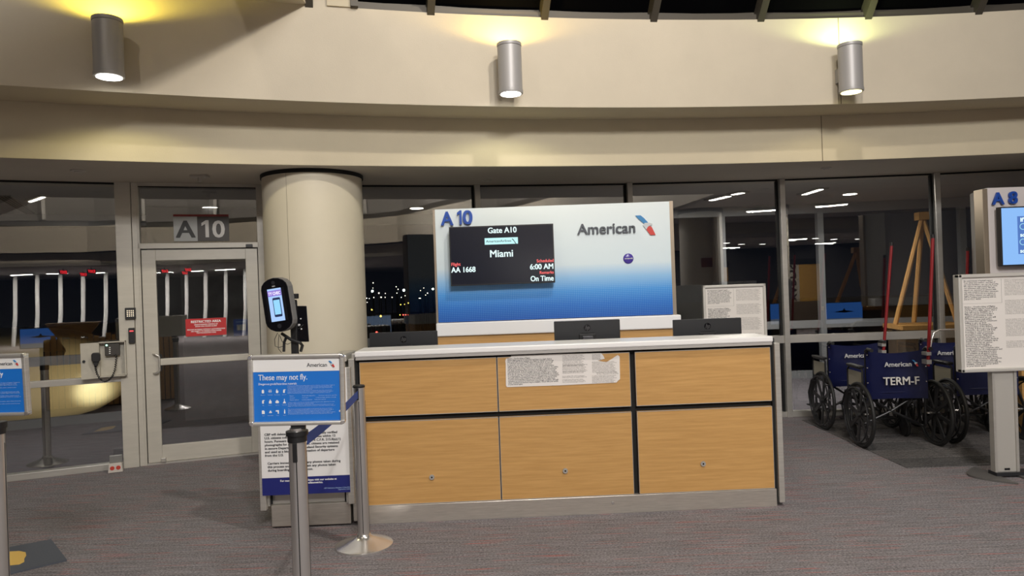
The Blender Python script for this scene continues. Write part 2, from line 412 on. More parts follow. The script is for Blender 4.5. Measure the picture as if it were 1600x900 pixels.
pts = [(hx, -.03, hz1)] + [(hx + .058 * math.sin(t) * 1.0, -.075, hz1 - .03 + .03 * math.cos(t)) for t in (.6, 1.2, 1.57)] + \
      [(hx + .058 * math.sin(t), -.075, hz0 + .03 + .03 * math.cos(t)) for t in (1.57, 2.0, 2.6)] + [(hx, -.03, hz0)]
MB().tube(pts, .010, 10).make('pull_handle', steel, door, smooth=True)
p = dq(390, 384.5); MB().box((p[0] - .035, -.062, p[1] - .016), (p[0] + .03, -.048, p[1] + .016)).make('door_sensor', black, door, bevel=.003)
p = dq(257, 718); MB().box((p[0] - .022, -.07, max(.02, p[1] - .03)), (p[0] + .022, -.03, p[1] + .03)).make('floor_lock', steel, door, bevel=.004)
# transom sign A10
a0 = dq(272, 377, -.02); a1 = dq(357, 335, -.02)
sg = tag(thing('gate_sign', 'A10 gate sign with red top strip on glass above the door', 'sign', D.world(0, 0, 0), D.yaw), None, None)
zc = a0[1]; zh = a1[1]; xm = dq(308.5, 360, -.02)[0]
MB().box((a0[0], -.022, zc), (xm, -.012, zh - .022)).make('letter_panel', mat('pale_grey_print', (.38, .385, .37), .5), sg)
MB().box((xm, -.022, zc), (a1[0], -.012, zh - .022)).make('number_panel', mat('dark_brown_print', (.045, .038, .033), .5), sg)
MB().box((a0[0], -.023, zh - .022), (a1[0], -.012, zh)).make('red_strip', mat('deep_red_print', (.22, .015, .015), .5), sg)
th = zh - .022 - zc
text('letter', 'A', th * .98, mat('black_print', (.015, .014, .012), .5), sg, (a0[0] + (xm - a0[0]) / 2, -.0235, zc + th * .15), align='CENTER', bold=.006, width=(xm - a0[0]) * .84)
wn_ = a1[0] - xm; wp_ = mat('white_print', (.62, .60, .56), .5)
one_digit('number', wp_, sg, xm + wn_ * .13, xm + wn_ * .36, zc + th * .15, th * .70, -.0225, .001)
text('number', '0', th * .98, wp_, sg, (xm + wn_ * .46, -.0235, zc + th * .15), align='LEFT', bold=.005, width=wn_ * .40)
# restricted area sign
q0 = dq(290.5, 526, -.02); q1 = dq(353, 496, -.02)
sg = thing('restricted_sign', 'small red RESTRICTED AREA sign on the door glass', 'sign', D.world(0, 0, 0), D.yaw)
MB().bev((q0[0], -.014, q0[1]), (q1[0], -.006, q1[1]), .006).make('plate', red_m, sg)
cx = (q0[0] + q1[0]) / 2; hh = q1[1] - q0[1]; ww = q1[0] - q0[0]
text('heading', 'RESTRICTED AREA', hh * .19, white_ink, sg, (cx, -.0148, q0[1] + hh * .76), ww * .74, 'CENTER', .0012)
text('lettering', 'UNAUTHORIZED OPENING OF\nDOOR WILL SOUND ALARM', hh * .105, white_ink, sg, (cx, -.0148, q0[1] + hh * .62), ww * .58, 'CENTER', .0005)
text('lettering', 'PERSONS ENTERING WITHOUT AUTHORIZATION\nARE SUBJECT TO PROSECUTION UNDER\nTHE PHILADELPHIA CODE', hh * .10, white_ink, sg, (cx, -.0148, q0[1] + hh * .34), ww * .93, 'CENTER', .0005)
q0 = dq(365.5, 525, .03); q1 = dq(386.8, 498, .03)
sg = thing('notice', 'small blue notice with a pictogram behind the door glass', 'notice', D.world(0, 0, 0), D.yaw)
MB().box((q0[0], .012, q0[1]), (q1[0], .02, q1[1])).make('plate', mat('notice_blue', (.012, .05, .25), .5), sg)
MB().box((q0[0] + .03, .010, q0[1] + .055), (q1[0] - .02, .0118, q0[1] + .115)).make('pictogram', mat('notice_grey', (.25, .27, .30), .5), sg)
MB().box((q0[0] + .042, .0085, q0[1] + .06), (q0[0] + .056, .0098, q0[1] + .098)).make('figure', mat('notice_tan', (.5, .45, .36), .5), sg)
MB().box((q0[0] + .025, .010, q1[1] - .035), (q1[0] - .025, .0118, q1[1] - .02)).make('heading_bar', mat('notice_light_blue', (.10, .17, .36), .5), sg)

# column
colp = at(488, 275, 6.9); col = thing('column', 'big round cream column between the glass door and the gate counter', 'column', (colp.x, 6.9, 0))
MB().cyl((0, 0, 0), (0, 0, H0 - .035), .47, 64).make('shaft', column_m, col, smooth=True)
MB().cyl((0, 0, H0 - .035), (0, 0, H0 + .002), .482, 64).make('reveal_ring', gap_m, col, smooth=True)
ja = math.radians(-104); MB().box((-.001, -.4712, 0), (.001, -.466, H0 - .04), Matrix.Rotation(ja + PI / 2, 4, 'Z')).make('joint', mat('joint_shadow', (.16, .13, .09), .9), col)
tag(col, None, None, kind='structure')

# ------------------------------------------------------------------ sconces
def sconce(u0, v0, label, lens_m, up_col, dn_col, upw, dnw):
    p = arc(u0, v0, 18.35 - .20); t = math.atan2(p.x - CX, p.y - CY)
    o = thing('wall_sconce', label, 'wall lamp', (p.x, p.y, 3.255), -t, 'cylinder lamps on the upper fascia')
    # +y local points to the wall
    MB().lathe([(.098, .03), (.102, .032), (.102, .40), (.098, .402)], 40).make('body', fixture, o, smooth=True)
    MB().lathe([(.088, .0), (.104, .002), (.106, .012), (.106, .03), (.09, .034)], 40).make('lower_rim', fixture, o, smooth=True)
    MB().lathe([(.09, .40), (.104, .404), (.106, .414), (.105, .43), (.09, .43)], 40).make('upper_rim', fixture, o, smooth=True)
    MB().lathe([(.086, -.004), (.088, .004)], 32).make('lower_lens', lens_m, o)
    MB().lathe([(.086, .431), (.084, .434)], 32).make('upper_lens', lum_yel, o)
    MB().box((-.045, .09, .13), (.045, .20, .26)).make('wall_bracket', fixture, o, bevel=.004)
    for nm, z, rx, col_, pw, sz in (('up_light', .45, PI, up_col, upw, 168), ('down_light', -.02, 0, dn_col, dnw, 150)):
        l = bpy.data.lights.new(nm, 'SPOT'); l.energy = pw; l.color = col_; l.spot_size = math.radians(sz); l.spot_blend = .25; l.shadow_soft_size = .05
        q = bpy.data.objects.new(nm, l); C.objects.link(q); q.parent = o; q.location = (0, 0, z); q.rotation_euler = (rx, 0, 0)
    return o
sconce(169, 75, 'left wall lamp on the upper fascia, glowing yellow above, white lens', lum_white, (1, .80, .10), (1, .90, .45), 30, 16)
sconce(797, 115, 'middle wall lamp on the upper fascia, above the gate counter', lum_white, (1, .70, .16), (1, .97, .60), 22, 14)
sconce(1329, 112, 'right wall lamp on the upper fascia, greenish glow and yellow lens', lum_yel, (.84, 1, .42), (1, .86, .5), 19, 7)

# ceiling details: recessed disc and sprinklers
def ceil_disc(u, v, r, label, name='ceiling_disc', cat='ceiling fitting'):
    p = onz(u, v, H0); o = thing(name, label, cat, (p.x, p.y, H0))
    MB().lathe([(r * .8, -.012), (r, -.008), (r, .0)], 24).make('rim', mat('fitting_white', (.5, .47, .42), .5), o, smooth=True)
    MB().lathe([(r * .5, -.018), (r * .55, -.011)], 20).make('cap', mat('fitting_white', (.5, .47, .42), .5), o)
    return o
ceil_disc(122, 266, .06, 'round sprinkler cover in the soffit above the left window')
ceil_disc(761, 281, .05, 'small round sprinkler cover in the soffit right of the column')
ceil_disc(1291, 262, .05, 'small round sprinkler cover in the soffit at the right')
p = onz(312, 274, H0); o = thing('sprinkler', 'pendent sprinkler head in the soffit above the door', 'sprinkler', (p.x, p.y, H0))
MB().box((-.075, -.05, -.022), (.075, .05, 0)).make('plate', mat('fitting_white', (.5, .47, .42), .5), o, bevel=.004)
MB().cyl((0, 0, -.06), (0, 0, -.02), .018, 12).make('head', mat('fitting_white', (.5, .47, .42), .5), o)

# ------------------------------------------------------------------ skylight over the atrium
def skylight():
    R0, Z0, R1, Z1 = 18.46, H2 + .05, 14.6, 8.0
    sk = structure(thing('window_20', None, None))
    tm = [tang(u, 22, 18.4) for u in (672, 847, 1017, 1184, 1352)]
    step = (tm[-1] - tm[0]) / 4; t0 = tm[0]
    arcm = arc_band('curb', [(18.37, H2), (18.37, H2 + .055), (18.62, H2 + .055), (18.62, H2)], bronze, 90); arcm.parent = sk
    arcm = arc_band('curb', [(18.42, H2 + .055), (18.42, H2 + .10), (18.60, H2 + .10), (18.60, H2 + .055)], bronze, 90); arcm.parent = sk
    gm = mat('night_glass', (.0025, .0025, .003), .6, spec=.0)
    for k in range(-7, 9):
        t = t0 + k * step
        M = Matrix.Translation(polar(t, R0, Z0)) @ Matrix.Rotation(-t, 4, 'Z')
        L = math.hypot(R0 - R1, Z1 - Z0); an = math.atan2(Z1 - Z0, -(R1 - R0))
        M2 = M @ Matrix.Rotation(-(an), 4, 'X')
        # local -y runs up the slope
        MB().box((-.032, -L, -.13), (.032, 0, .02), M2).make('glazing_bar', bronze, sk)
        for j in range(4):
            if k >= 8: break
            a, b = j / 4, (j + 1) / 4
            def Q(tt, s): return polar(tt, R0 + (R1 - R0) * s, Z0 + (Z1 - Z0) * s)
            q = [Q(t + .0015, a + .004), Q(t + step - .0015, a + .004), Q(t + step - .0015, b - .004), Q(t + .0015, b - .004)]
            up = Vector((0, 0, .02)); MB().add(q + [x + up for x in q], [(0, 1, 2, 3), (7, 6, 5, 4), (0, 4, 5, 1), (1, 5, 6, 2), (2, 6, 7, 3), (3, 7, 4, 0)]).make('pane', gm, sk)
            if j:
                q = [Q(t, a - .006), Q(t + step, a - .006), Q(t + step, a + .006), Q(t, a + .006)]
                dn = Vector((0, 0, -.06)); MB().add([x + dn for x in q] + [x + up for x in q], [(0, 1, 2, 3), (7, 6, 5, 4), (0, 4, 5, 1), (1, 5, 6, 2), (2, 6, 7, 3), (3, 7, 4, 0)]).make('purlin', bronze, sk)
    # sill bar just above the curb, with a second darker step
    a1 = arc_band('sill_bar', [(18.20, H2 + .30), (18.20, H2 + .36), (18.34, H2 + .36), (18.34, H2 + .30)], bronze, 90, t0 - step * .0, t0 + 9 * step); a1.parent = sk
skylight()
# cream wall and beam at the upper left of the skylight
tL0, tL1 = tang(484, 14, 18.3), tang(560, 22, 18.3)
structure(arc_band('wall_skylight_end', [(18.36, H2), (18.36, 8.0), (18.75, 8.0), (18.75, H2)], plaster, 24, TA, tL1))
o = arc_band('trim_4', [(18.30, H2), (18.30, 8.0), (18.36, 8.0), (18.36, H2)], bronze, 3, tang(548, 14, 18.3), tL1); structure(o)
o = arc_band('trim_5', [(18.33, H2), (18.33, 8.0), (18.36, 8.0), (18.36, H2)], plaster_low, 3, tang(511, 10, 18.3), tang(548, 14, 18.3)); structure(o)
b0 = onz(484, 14, H2); b1 = onz(367, 3, H2)
mb = MB(); mb.box((b1.x + .02, -10, H2), (b0.x, b0.y - .02, 4.55)); structure(mb.make('ceiling_beam', plaster))
# roof and hall shell behind the camera
structure(MB().box((-16, -26, 8.0), (24, 8.6, 8.1)).make('ceiling_atrium', mat('atrium_roof', (.16, .15, .14), .9)))

# ------------------------------------------------------------------ corridor and night beyond the glass
structure(arc_band('ceiling_corridor', [(20.3, H0 + .02), (20.3, H0 + .12), (23.3, H0 + .12), (23.3, H0 + .02)], mat('corridor_ceiling', (.50, .48, .45), .9)))
structure(arc_band('floor_corridor', [(20.02, -.12), (20.02, .008), (23.15, .008), (23.15, -.12)], corr_m))
om = mat('outer_frame', (.30, .315, .34), .5, .2)
ot = structure(thing('window_outer', None, None))
def oring(name, R, z0, z1, w_=.10): q = arc_band(name, [(R - w_ / 2, z0), (R - w_ / 2, z1), (R + w_ / 2, z1), (R + w_ / 2, z0)], om, 60); q.parent = ot
oring('sill', 23.1, 0, .12); oring('mid_rail', 23.1, .80, .92); oring('head', 23.1, 2.62, 2.78)
for u in (520, 940, 1283, 1505, 1130):
    t = tang(u, 450, 23.1); M = Matrix.Translation(polar(t, 23.1)) @ Matrix.Rotation(-t, 4, 'Z')
    MB().box((-.045, -.07, .12), (.045, .05, 2.62), M).make('mullion', om, ot)
t_ = tang(-60, 450, 23.1)
for k in range(-2, 0):
    M = Matrix.Translation(polar(t_ + k * .09, 23.1)) @ Matrix.Rotation(-(t_ + k * .09), 4, 'Z'); MB().box((-.045, -.07, .12), (.045, .05, 2.62), M).make('mullion', om, ot)
# corridor ceiling fittings seen through the glass
HC = H0 + .02
CORL = [(328, 323, 'disc', 'round lit downlight in the corridor ceiling above the door', 70), (651, 324, 'disc', 'round lit downlight in the corridor ceiling right of the column', 70), (1328, 302, 'disc', 'round lit downlight in the corridor ceiling above the wheelchairs', 60)]
for u, v, kd, lab, pw in CORL:
    p = onz(u, v, HC); o = thing('corridor_downlight', lab, 'ceiling light', (p.x, p.y, HC), 0, 'corridor ceiling lights')
    MB().lathe([(.095, -.014), (.11, -.012), (.115, 0)], 24).make('rim', mat('fitting_white', (.5, .47, .42), .5), o, smooth=True)
    MB().cyl((0, 0, -.018), (0, 0, -.013), .09, 24).make('lens', strip_e, o)
    l = bpy.data.lights.new('lamp', 'SPOT'); l.energy = pw; l.color = (1, .95, .86); l.spot_size = math.radians(150); l.spot_blend = .5; l.shadow_soft_size = .08
    q = bpy.data.objects.new('lamp', l); C.objects.link(q); q.parent = o; q.location = (0, 0, -.03)
for (u0, v0, u1, v1, w_, lab) in ((47, 312.5, 68, 305, .035, 'thin lit strip in the corridor ceiling behind the left window'), (1111, 311, 1139, 304.5, .07, 'lit strip in the corridor ceiling right of the backdrop board'),
                              (1145, 302, 1161, 299, .06, 'short lit strip in the corridor ceiling near the mullion right of the board'), (1256, 302, 1283, 293.5, .06, 'lit strip in the corridor ceiling left of the red poles')):
    a = onz(u0, v0, HC); b = onz(u1, v1, HC); c_ = (a + b) / 2; d = b - a
    o = thing('corridor_strip', lab, 'ceiling light', (c_.x, c_.y, HC), math.atan2(d.y, d.x), 'corridor ceiling lights')
    L_ = min(d.length, 1.3); MB().box((-L_ / 2 - .03, -w_ * 1.5, -.02), (L_ / 2 + .03, w_ * 1.5, 0)).make('tray', alu, o)
    MB().box((-L_ / 2, -w_ / 2, -.024), (L_ / 2, w_ / 2, -.02)).make('diffuser', strip_e, o)
    l = bpy.data.lights.new('lamp', 'AREA'); l.shape = 'RECTANGLE'; l.size = L_; l.size_y = w_; l.energy = 34; l.color = (1, .95, .88)
    q = bpy.data.objects.new('lamp', l); C.objects.link(q); q.parent = o; q.location = (0, 0, -.035)
vq = [onz(-10, 305, HC), onz(17, 305, HC), onz(56, 332, HC), onz(40, 333, HC)]
vt = thing('ceiling_vent', 'grey slotted air vent in the corridor ceiling behind the left window', 'vent', (vq[0].x, vq[0].y, HC))
vl = [q_ - Vector((vq[0].x, vq[0].y, HC)) for q_ in vq]
MB().slab([(q_.x, q_.y) for q_ in vl][::-1], -.012, 0).make('plate', mat('vent_grey', (.25, .24, .22), .6), vt)
for k in range(4):
    t0, t1 = .10 + .22 * k, .24 + .22 * k
    qq = [vl[0].lerp(vl[1], t0), vl[0].lerp(vl[1], t1), vl[3].lerp(vl[2], t1), vl[3].lerp(vl[2], t0)]
    MB().slab([(q_.x, q_.y) for q_ in qq][::-1], -.014, -.0121).make('slot', gap_m, vt)
# corridor back wall seen through the door (dark closed partition)
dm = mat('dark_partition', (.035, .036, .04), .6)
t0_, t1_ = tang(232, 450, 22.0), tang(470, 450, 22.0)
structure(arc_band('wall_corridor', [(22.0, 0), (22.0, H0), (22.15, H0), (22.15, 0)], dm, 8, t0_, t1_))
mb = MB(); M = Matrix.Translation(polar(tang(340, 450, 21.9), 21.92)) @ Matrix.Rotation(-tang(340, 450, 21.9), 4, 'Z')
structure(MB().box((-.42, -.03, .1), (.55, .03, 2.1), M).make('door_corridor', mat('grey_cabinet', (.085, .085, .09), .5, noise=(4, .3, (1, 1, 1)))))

# apron ground, parked aircraft, city lights
structure(MB().box((-120, 14.6, -4.3), (150, 200, -4.2)).make('ground_apron', mat('asphalt', (.03, .03, .032), .9)))
ce = mat('city_glow', (1, 1, 1), .5, emit=(1, .93, .80), es=7)
ce2 = mat('city_glow_cool', (1, 1, 1), .5, emit=(.80, 1, .98), es=14)
ce3 = mat('city_glow_amber', (1, 1, 1), .5, emit=(1, .75, .12), es=5)
cer = mat('city_glow_red', (1, 1, 1), .5, emit=(1, .07, .05), es=9)
lamp_px = [(582, 455, 1.9, 1), (631, 453.5, 1.9, 1), (676.5, 451.5, 1.6, 1), (592, 458, 1.1, 0), (584, 465, .9, 0), (595.5, 464.5, .9, 0), (602, 464.5, .9, 0), (612.5, 464.5, .7, 0),
           (619, 448, .7, 0), (622, 452, .7, 0), (620, 458, .8, 0), (627, 464.5, .7, 0), (633, 462, .6, 0), (657, 466, .9, 0), (655, 466, .6, 0), (668, 458, .9, 0), (665, 461, .6, 0),
           (573, 466, .8, 0), (573.5, 472.5, .8, 0), (662, 450, .6, 0), (657, 454, .6, 0), (602, 458.5, .6, 0), (583, 450, .8, 0), (583, 442, .7, 0), (626, 476, .9, 2), (638, 473.5, .9, 2),
           (632, 475.5, .7, 2), (581, 484, 1.2, 2), (595, 494, 1.6, 2), (577, 466.5, .6, 0), (588.5, 519.5, 1.7, 3), (630, 492, 1.0, 3), (634, 492, .9, 3), (638, 492, .7, 3), (625, 492, .8, 2)]
LL = {(582, 455): 'bright blue-white floodlight in the dark close to the column', (631, 453.5): 'bright blue-white floodlight in the dark halfway between column and backdrop', (676.5, 451.5): 'bright blue-white floodlight in the dark touching the backdrop edge',
      (588.5, 519.5): 'largest red light, low in the dark just above the left monitor', (630, 492): 'small red light in the dark, left one of three in a row', (634, 492): 'small red light in the dark, middle one of three in a row', (638, 492): 'small red light in the dark, right one of three in a row',
      (581, 484): 'yellow light bar low in the dark close to the column', (595, 494): 'largest yellow-green light low in the dark near the column', (625, 492): 'small amber light left of the row of red lights'}
for u, v, s_, kd in lamp_px:
    dist = 60 if kd < 2 else 40
    pp = at(u, v, dist); r = s_ * dist / F
    o = thing('city_light', None, None, (pp.x, pp.y, -4.2))
    mb = MB(); mb.sphere((0, 0, pp.z + 4.2), r, 8); mb.make('lamp', (ce, ce2, ce3, cer)[kd], o)
    MB().cyl((0, 0, 0), (0, 0, pp.z + 4.2 - r * .9), .04, 6).make('mast', gap_m, o)
    tag(o, ('tiny warm white light far away in the dark between column and sign', 'bright blue-white floodlight far away in the dark between column and sign',
            'yellow-green light low in the dark between column and sign', 'red light low in the dark beside the left monitor')[kd] if (u, v) not in LL else LL[(u, v)], 'light', ('distant white lights', 'distant floodlights', 'distant yellow lights', 'distant red lights')[kd])
# aircraft nose lit outside the left window
ac = thing('aircraft', 'pale aircraft nose lit from the side outside the left window', 'aircraft', (-15.6, 24.0, -.75), math.radians(-8))
am = mat('aircraft_skin', (.60, .48, .27), .45)
mb = MB(); prof = [(.02, 0), (.45, .18), (.9, .6), (1.25, 1.3), (1.5, 2.3), (1.6, 3.4), (1.62, 12)]
mb.lathe(prof[::1], 28, Matrix.Translation((2.8, 0, .0)) @ Matrix.Rotation(-PI / 2, 4, 'Y')); mb.make('fuselage', am, ac, smooth=True)
MB().box((.9, -1.40, .55), (1.35, -1.0, .85)).make('cockpit_window', gloss_black, ac)
MB().cyl((-1.5, 0, -3.0), (-1.5, 0, -1.3), .12, 10).make('nose_leg', alu, ac)
MB().cyl((-1.5, -.15, -2.75), (-1.5, .15, -2.75), .34, 20).make('nose_wheel', rubber, ac)
l2 = bpy.data.lights.new('aircraft_fill', 'SPOT'); l2.energy = 4500; l2.color = (.92, 1, .90); l2.spot_size = .20; l2.spot_blend = .8; l2.shadow_soft_size = .2  # added spot that makes the bright patch on the nose
l2o = bpy.data.objects.new('aircraft_fill', l2); C.objects.link(l2o); l2o.location = (-10.5, 17.5, -2.6); l2o.rotation_euler = (Vector((-13.6, 22.9, -1.3)) - l2o.location).to_track_quat('-Z', 'Y').to_euler()
lt = bpy.data.lights.new('aircraft_fill', 'SPOT'); lt.energy = 1700; lt.color = (1, .93, .74); lt.spot_size = 1.2; lt.shadow_soft_size = .3  # added wide spot that lights the rest of the fuselage
lo = bpy.data.objects.new('aircraft_fill', lt); C.objects.link(lo); lo.location = (-11.0, 16.5, -3.2); lo.rotation_euler = (Vector((-15.0, 23.2, -1.6)) - lo.location).to_track_quat('-Z', 'Y').to_euler()

# ================================================================== GATE COUNTER
q = at(575, 700, 4.93); CT = Plane((q.x, 4.93), math.radians(1.6))
def cq(u, v, off=0.0): return CT.uv(u, v, off)
X0 = cq(559, 556)[0]; X1 = cq(1203, 530)[0]; Xd = cq(777.5, 600)[0]; Xa, Xb = cq(987, 640)[0], cq(994, 640)[0]
ctr = thing('gate_counter', 'long maple gate counter with white top and steel plinth', 'counter', CT.world(0, 0, 0), CT.yaw)
zK = .125; zM0, zM1 = .705, .742; zT = 1.122
MB().box((X0 - .01, .03, .02), (X1 + .012, .33, 1.135)).make('carcass', gap_m, ctr)
def panel(x0, x1, z0, z1, nm='front_panel'):
    return MB().box((x0 + .003, -.004, z0), (x1 - .003, .022, z1)).make(nm, maple, ctr, bevel=.002)
def edge(x0, x1, z0, z1, par):
    m = MB(); t = .004
    m.box((x0, -.006, z1 - t), (x1, .0, z1)); m.box((x0, -.006, z0), (x1, .0, z0 + t)); m.box((x0, -.006, z0), (x0 + t * .7, .0, z1)); m.box((x1 - t * .7, -.006, z0), (x1, .0, z1))
    m.make('edge_trim', alu, par)
for (a, b) in ((X0 + .006, Xd), (Xd, Xa), (Xb, X1)):
    p_ = panel(a, b, zM1, zT); edge(a + .003, b - .003, zM1, zT, p_)
    p_ = panel(a, b, zK, zM0, 'cabinet_door'); edge(a + .003, b - .003, zK, zM0, p_)
    u_ = {0: 675, 1: 883, 2: 1098}[[X0 + .006, Xd, Xb].index(a)]; v_ = {675: 745, 883: 735, 1098: 724}[u_]
    lx, lz = cq(u_, v_)
    k_ = MB(); k_.cyl((lx, -.006, lz), (lx, -.016, lz), .018, 20); k_.make('lock', steel, p_, smooth=True)
    k_ = MB(); k_.cyl((lx, -.0165, lz), (lx, -.0175, lz), .006, 12); k_.make('keyhole', gap_m, p_)
MB().box((X0 + .0, -.012, .0), (X1 + .006, .03, zK - .002)).make('kick_plate', steel_h, ctr, bevel=.002)
MB().cyl((cq(957, 782)[0], -.012, .075), (cq(957, 782)[0], -.016, .075), .010, 14).make('screw_cap', chrome, ctr)
# worktop: white slab, grey under-edge
MB().box((X0 - .015, -.045, 1.160), (X1 + .006, .30, 1.200)).make('worktop', white_lam, ctr, bevel=.008)
MB().box((X0 - .010, -.038, 1.138), (X1 + .0, .29, 1.160)).make('worktop_edge', mat('grey_edging', (.42, .40, .38), .4), ctr, bevel=.003)
MB().box((X0 - .0, .01, 1.12), (X1, .05, 1.138)).make('shadow_gap', gap_m, ctr)
tag(MB().box((CT.p.x + X0 + .05, 5.36, 0), (CT.p.x + X1 - .05, 6.02, .758)).make('work_desk', white_lam), 'low white work desk behind the tall gate counter, carrying the monitors', 'desk')
# end posts
for s_, xa in ((-1, X0 - .062), (1, X1 + .018)):
    MB().box((xa, -.03, .03), (xa + .040, .33, 1.150)).make('end_post', steel, ctr, bevel=.004)
    MB().box((xa + (.040 if s_ < 0 else -.016), .0, .03), (xa + (.060 if s_ < 0 else .0), .32, 1.14)).make('reveal', gap_m, ctr)
MB().box((X1 + .005, -.0, 1.140), (X1 + .032, .045, 1.185)).make('corner_cap', dark_grey, ctr, bevel=.006)
MB().box((X0 - .045, -.0, 1.130), (X0 - .018, .045, 1.185)).make('corner_cap', steel, ctr, bevel=.006)

NOTICE = """Notice - Overbooking of Flights
Airline flights may be overbooked, and there is a slight chance
that a seat will not be available on a flight for which a person has
a confirmed reservation. If the flight is overbooked, no one will
be denied a seat until airline personnel first ask for volunteers
willing to give up their reservation in exchange for compensation
of the airline's choosing. If there are not enough volunteers, the airline
will deny boarding to other persons in accordance with its particular
boarding priority. With few exceptions, including failure to comply
with the carrier's check-in deadline which are available upon request
from the air carrier, persons denied boarding involuntarily are entitled
to compensation. The complete rules for the payment of compensation
and each airline's boarding priorities are available at all airport ticket
counters and boarding locations. Some airlines do not apply these
consumer protections to travel from some foreign countries, although
other consumer protections may be available. Check with your airline
or your travel agent."""
SMALL = ["Advice to international passengers on limitation of", "liability for death or personal injury and baggage", "loss, delay or damage applies to the entire journey", "including any portion entirely within a country.",
         "Treaties known as the conventions govern and may", "limit the liability of the carrier to passengers.", "Additional protection can usually be obtained by", "purchasing insurance from a private company.", "For further information please consult the airline."]
def para(n, k=0): return '\n'.join(SMALL[(i + k) % len(SMALL)] for i in range(n))
px = lambda x, y: cq(740 + x / 5.926, 520 + y / 5.926, -.009)
out = [(345, 212), (350, 225), (300, 240), (293, 262), (297, 285), (300, 488), (310, 503), (815, 486), (1325, 460), (1335, 445), (1356, 430), (1352, 220), (1335, 205), (1290, 235), (1230, 272), (1150, 258), (1215, 240), (1200, 210), (1180, 187), (800, 195)]
pl_ = [px(*o_) for o_ in out]
nt_ = thing('paper_notice', 'torn printed overbooking notice stuck on the counter front', 'notice', CT.world(0, 0, 0), CT.yaw)
MB().prism(pl_, -.0085, -.0066).make('sheet', white_p, nt_)
x, z = px(312, 247); x2 = px(788, 300)[0]
zb = px(320, 486)[1]
text('lettering', NOTICE, .0150, ink, nt_, (x, -.0092, z), x2 - x, bold=.0002, line=1.0 * (z - zb) / 16 / .0150 , res=1, depth=.0002)
for (a, b, n_, w_) in (((822, 215), 1, 9, 205), ((822, 305), 4, 6, 232), ((822, 366), 2, 2, 215), ((822, 408), 5, 2, 225), ((822, 440), 7, 3, 215), ((1096, 205), 0, 5, 82), ((1096, 275), 3, 9, 228), ((1140, 375), 1, 2, 200), ((1096, 405), 2, 6, 228)):
    xx, zz = px(*a); xe = px(a[0] + w_, a[1])[0]
    text('small_print', para(n_, b), .0105, grey_ink, nt_, (xx, -.0092, zz), xe - xx, res=1, depth=.0002, line=.85)

# ------------------------------------------------------------------ monitors on the desk behind
def monitor(u0, u1, vt, label, Y=5.52):
    a = at(u0, vt, Y); b = at(u1, vt, Y); W = (b - a).length; xc = (a.x + b.x) / 2; zt_ = (a.z + b.z) / 2
    base = .76; h = .33
    o = thing('monitor', label, 'monitor', (xc, Y, base), math.radians(1.0), 'monitors on the counter seen from behind')
    z1 = zt_ - base
    MB().bev((-W / 2, .0, z1 - h), (W / 2, .028, z1), .006).make('housing', dark_grey, o, bevel=.003)
    MB().box((-W / 2 + .008, .0281, z1 - h + .01), (W / 2 - .008, .030, z1 - .008)).make('screen', mat('monitor_screen', (.02, .03, .05), .2, emit=(.35, .5, .75), es=.6), o)
    MB().box((-.065, -.012, z1 - .24), (.065, .0, z1 - .105)).make('mount_block', black, o, bevel=.003)
    MB().box((-.04, -.035, 0.01), (.04, -.012, z1 - .120)).make('stand_neck', mat('stand_grey', (.10, .10, .11), .3, .4), o, bevel=.003)
    MB().box((-.11, -.11, 0), (.11, .10, .01)).make('stand_foot', black, o, bevel=.003)
    MB().box((-.055, -.002, z1 - .1), (.055, .001, z1 - .096)).make('vent_slot', gap_m, o)
    lg = MB(); lg.cyl((0, -.0005, z1 - .058), (0, -.002, z1 - .058), .026, 28); L_ = lg.make('logo', gloss_black, o)
    text('lettering', 'hp', .046, mat('logo_grey', (.09, .09, .095), .3, .5), L_, (0, -.0024, z1 - .070), .036, 'CENTER', .0008, shear=.35)
    return o
monitor(577, 683, 518.5, 'black monitor at the left end of the counter beside the column')
monitor(865.5, 968.5, 500.5, 'black monitor in the middle of the counter below the wide sign')
monitor(1051.5, 1158.5, 498, 'black monitor at the right end of the counter before the framed notice')
# desktop printer behind the left monitor
p = at(618, 505, 6.2); o = thing('printer', 'grey boarding pass printer behind the left monitor', 'printer', (p.x, 6.2, .765), .1)
MB().box((-.16, -.15, 0), (.16, .15, .42)).make('body', mat('printer_grey', (.09, .09, .092), .5), o, bevel=.02)
MB().box((-.12, -.17, .30), (-.03, -.14, .44)).make('slot_door', mat('printer_light', (.22, .22, .215), .5), o, bevel=.004)
MB().box((.0, -.16, .37), (.13, -.14, .385)).make('paper_slot', gap_m, o)
MB().box((-.17, -.16, -.765), (.17, .17, -.0)).make('stand', dark_grey, o)

# ================================================================== BACK SIGN
Yb = 6.35
def bq(u, v, off=0.0): return SB.uv(u, v, off)
q = at(860, 420, Yb); SB = Plane((q.x, Yb), 0)
sx0, sx1 = bq(681.8, 400)[0] - .0, bq(1048.5, 400)[0]; sz1 = bq(865, 321)[1]; sz0 = bq(868, 497.5)[1]
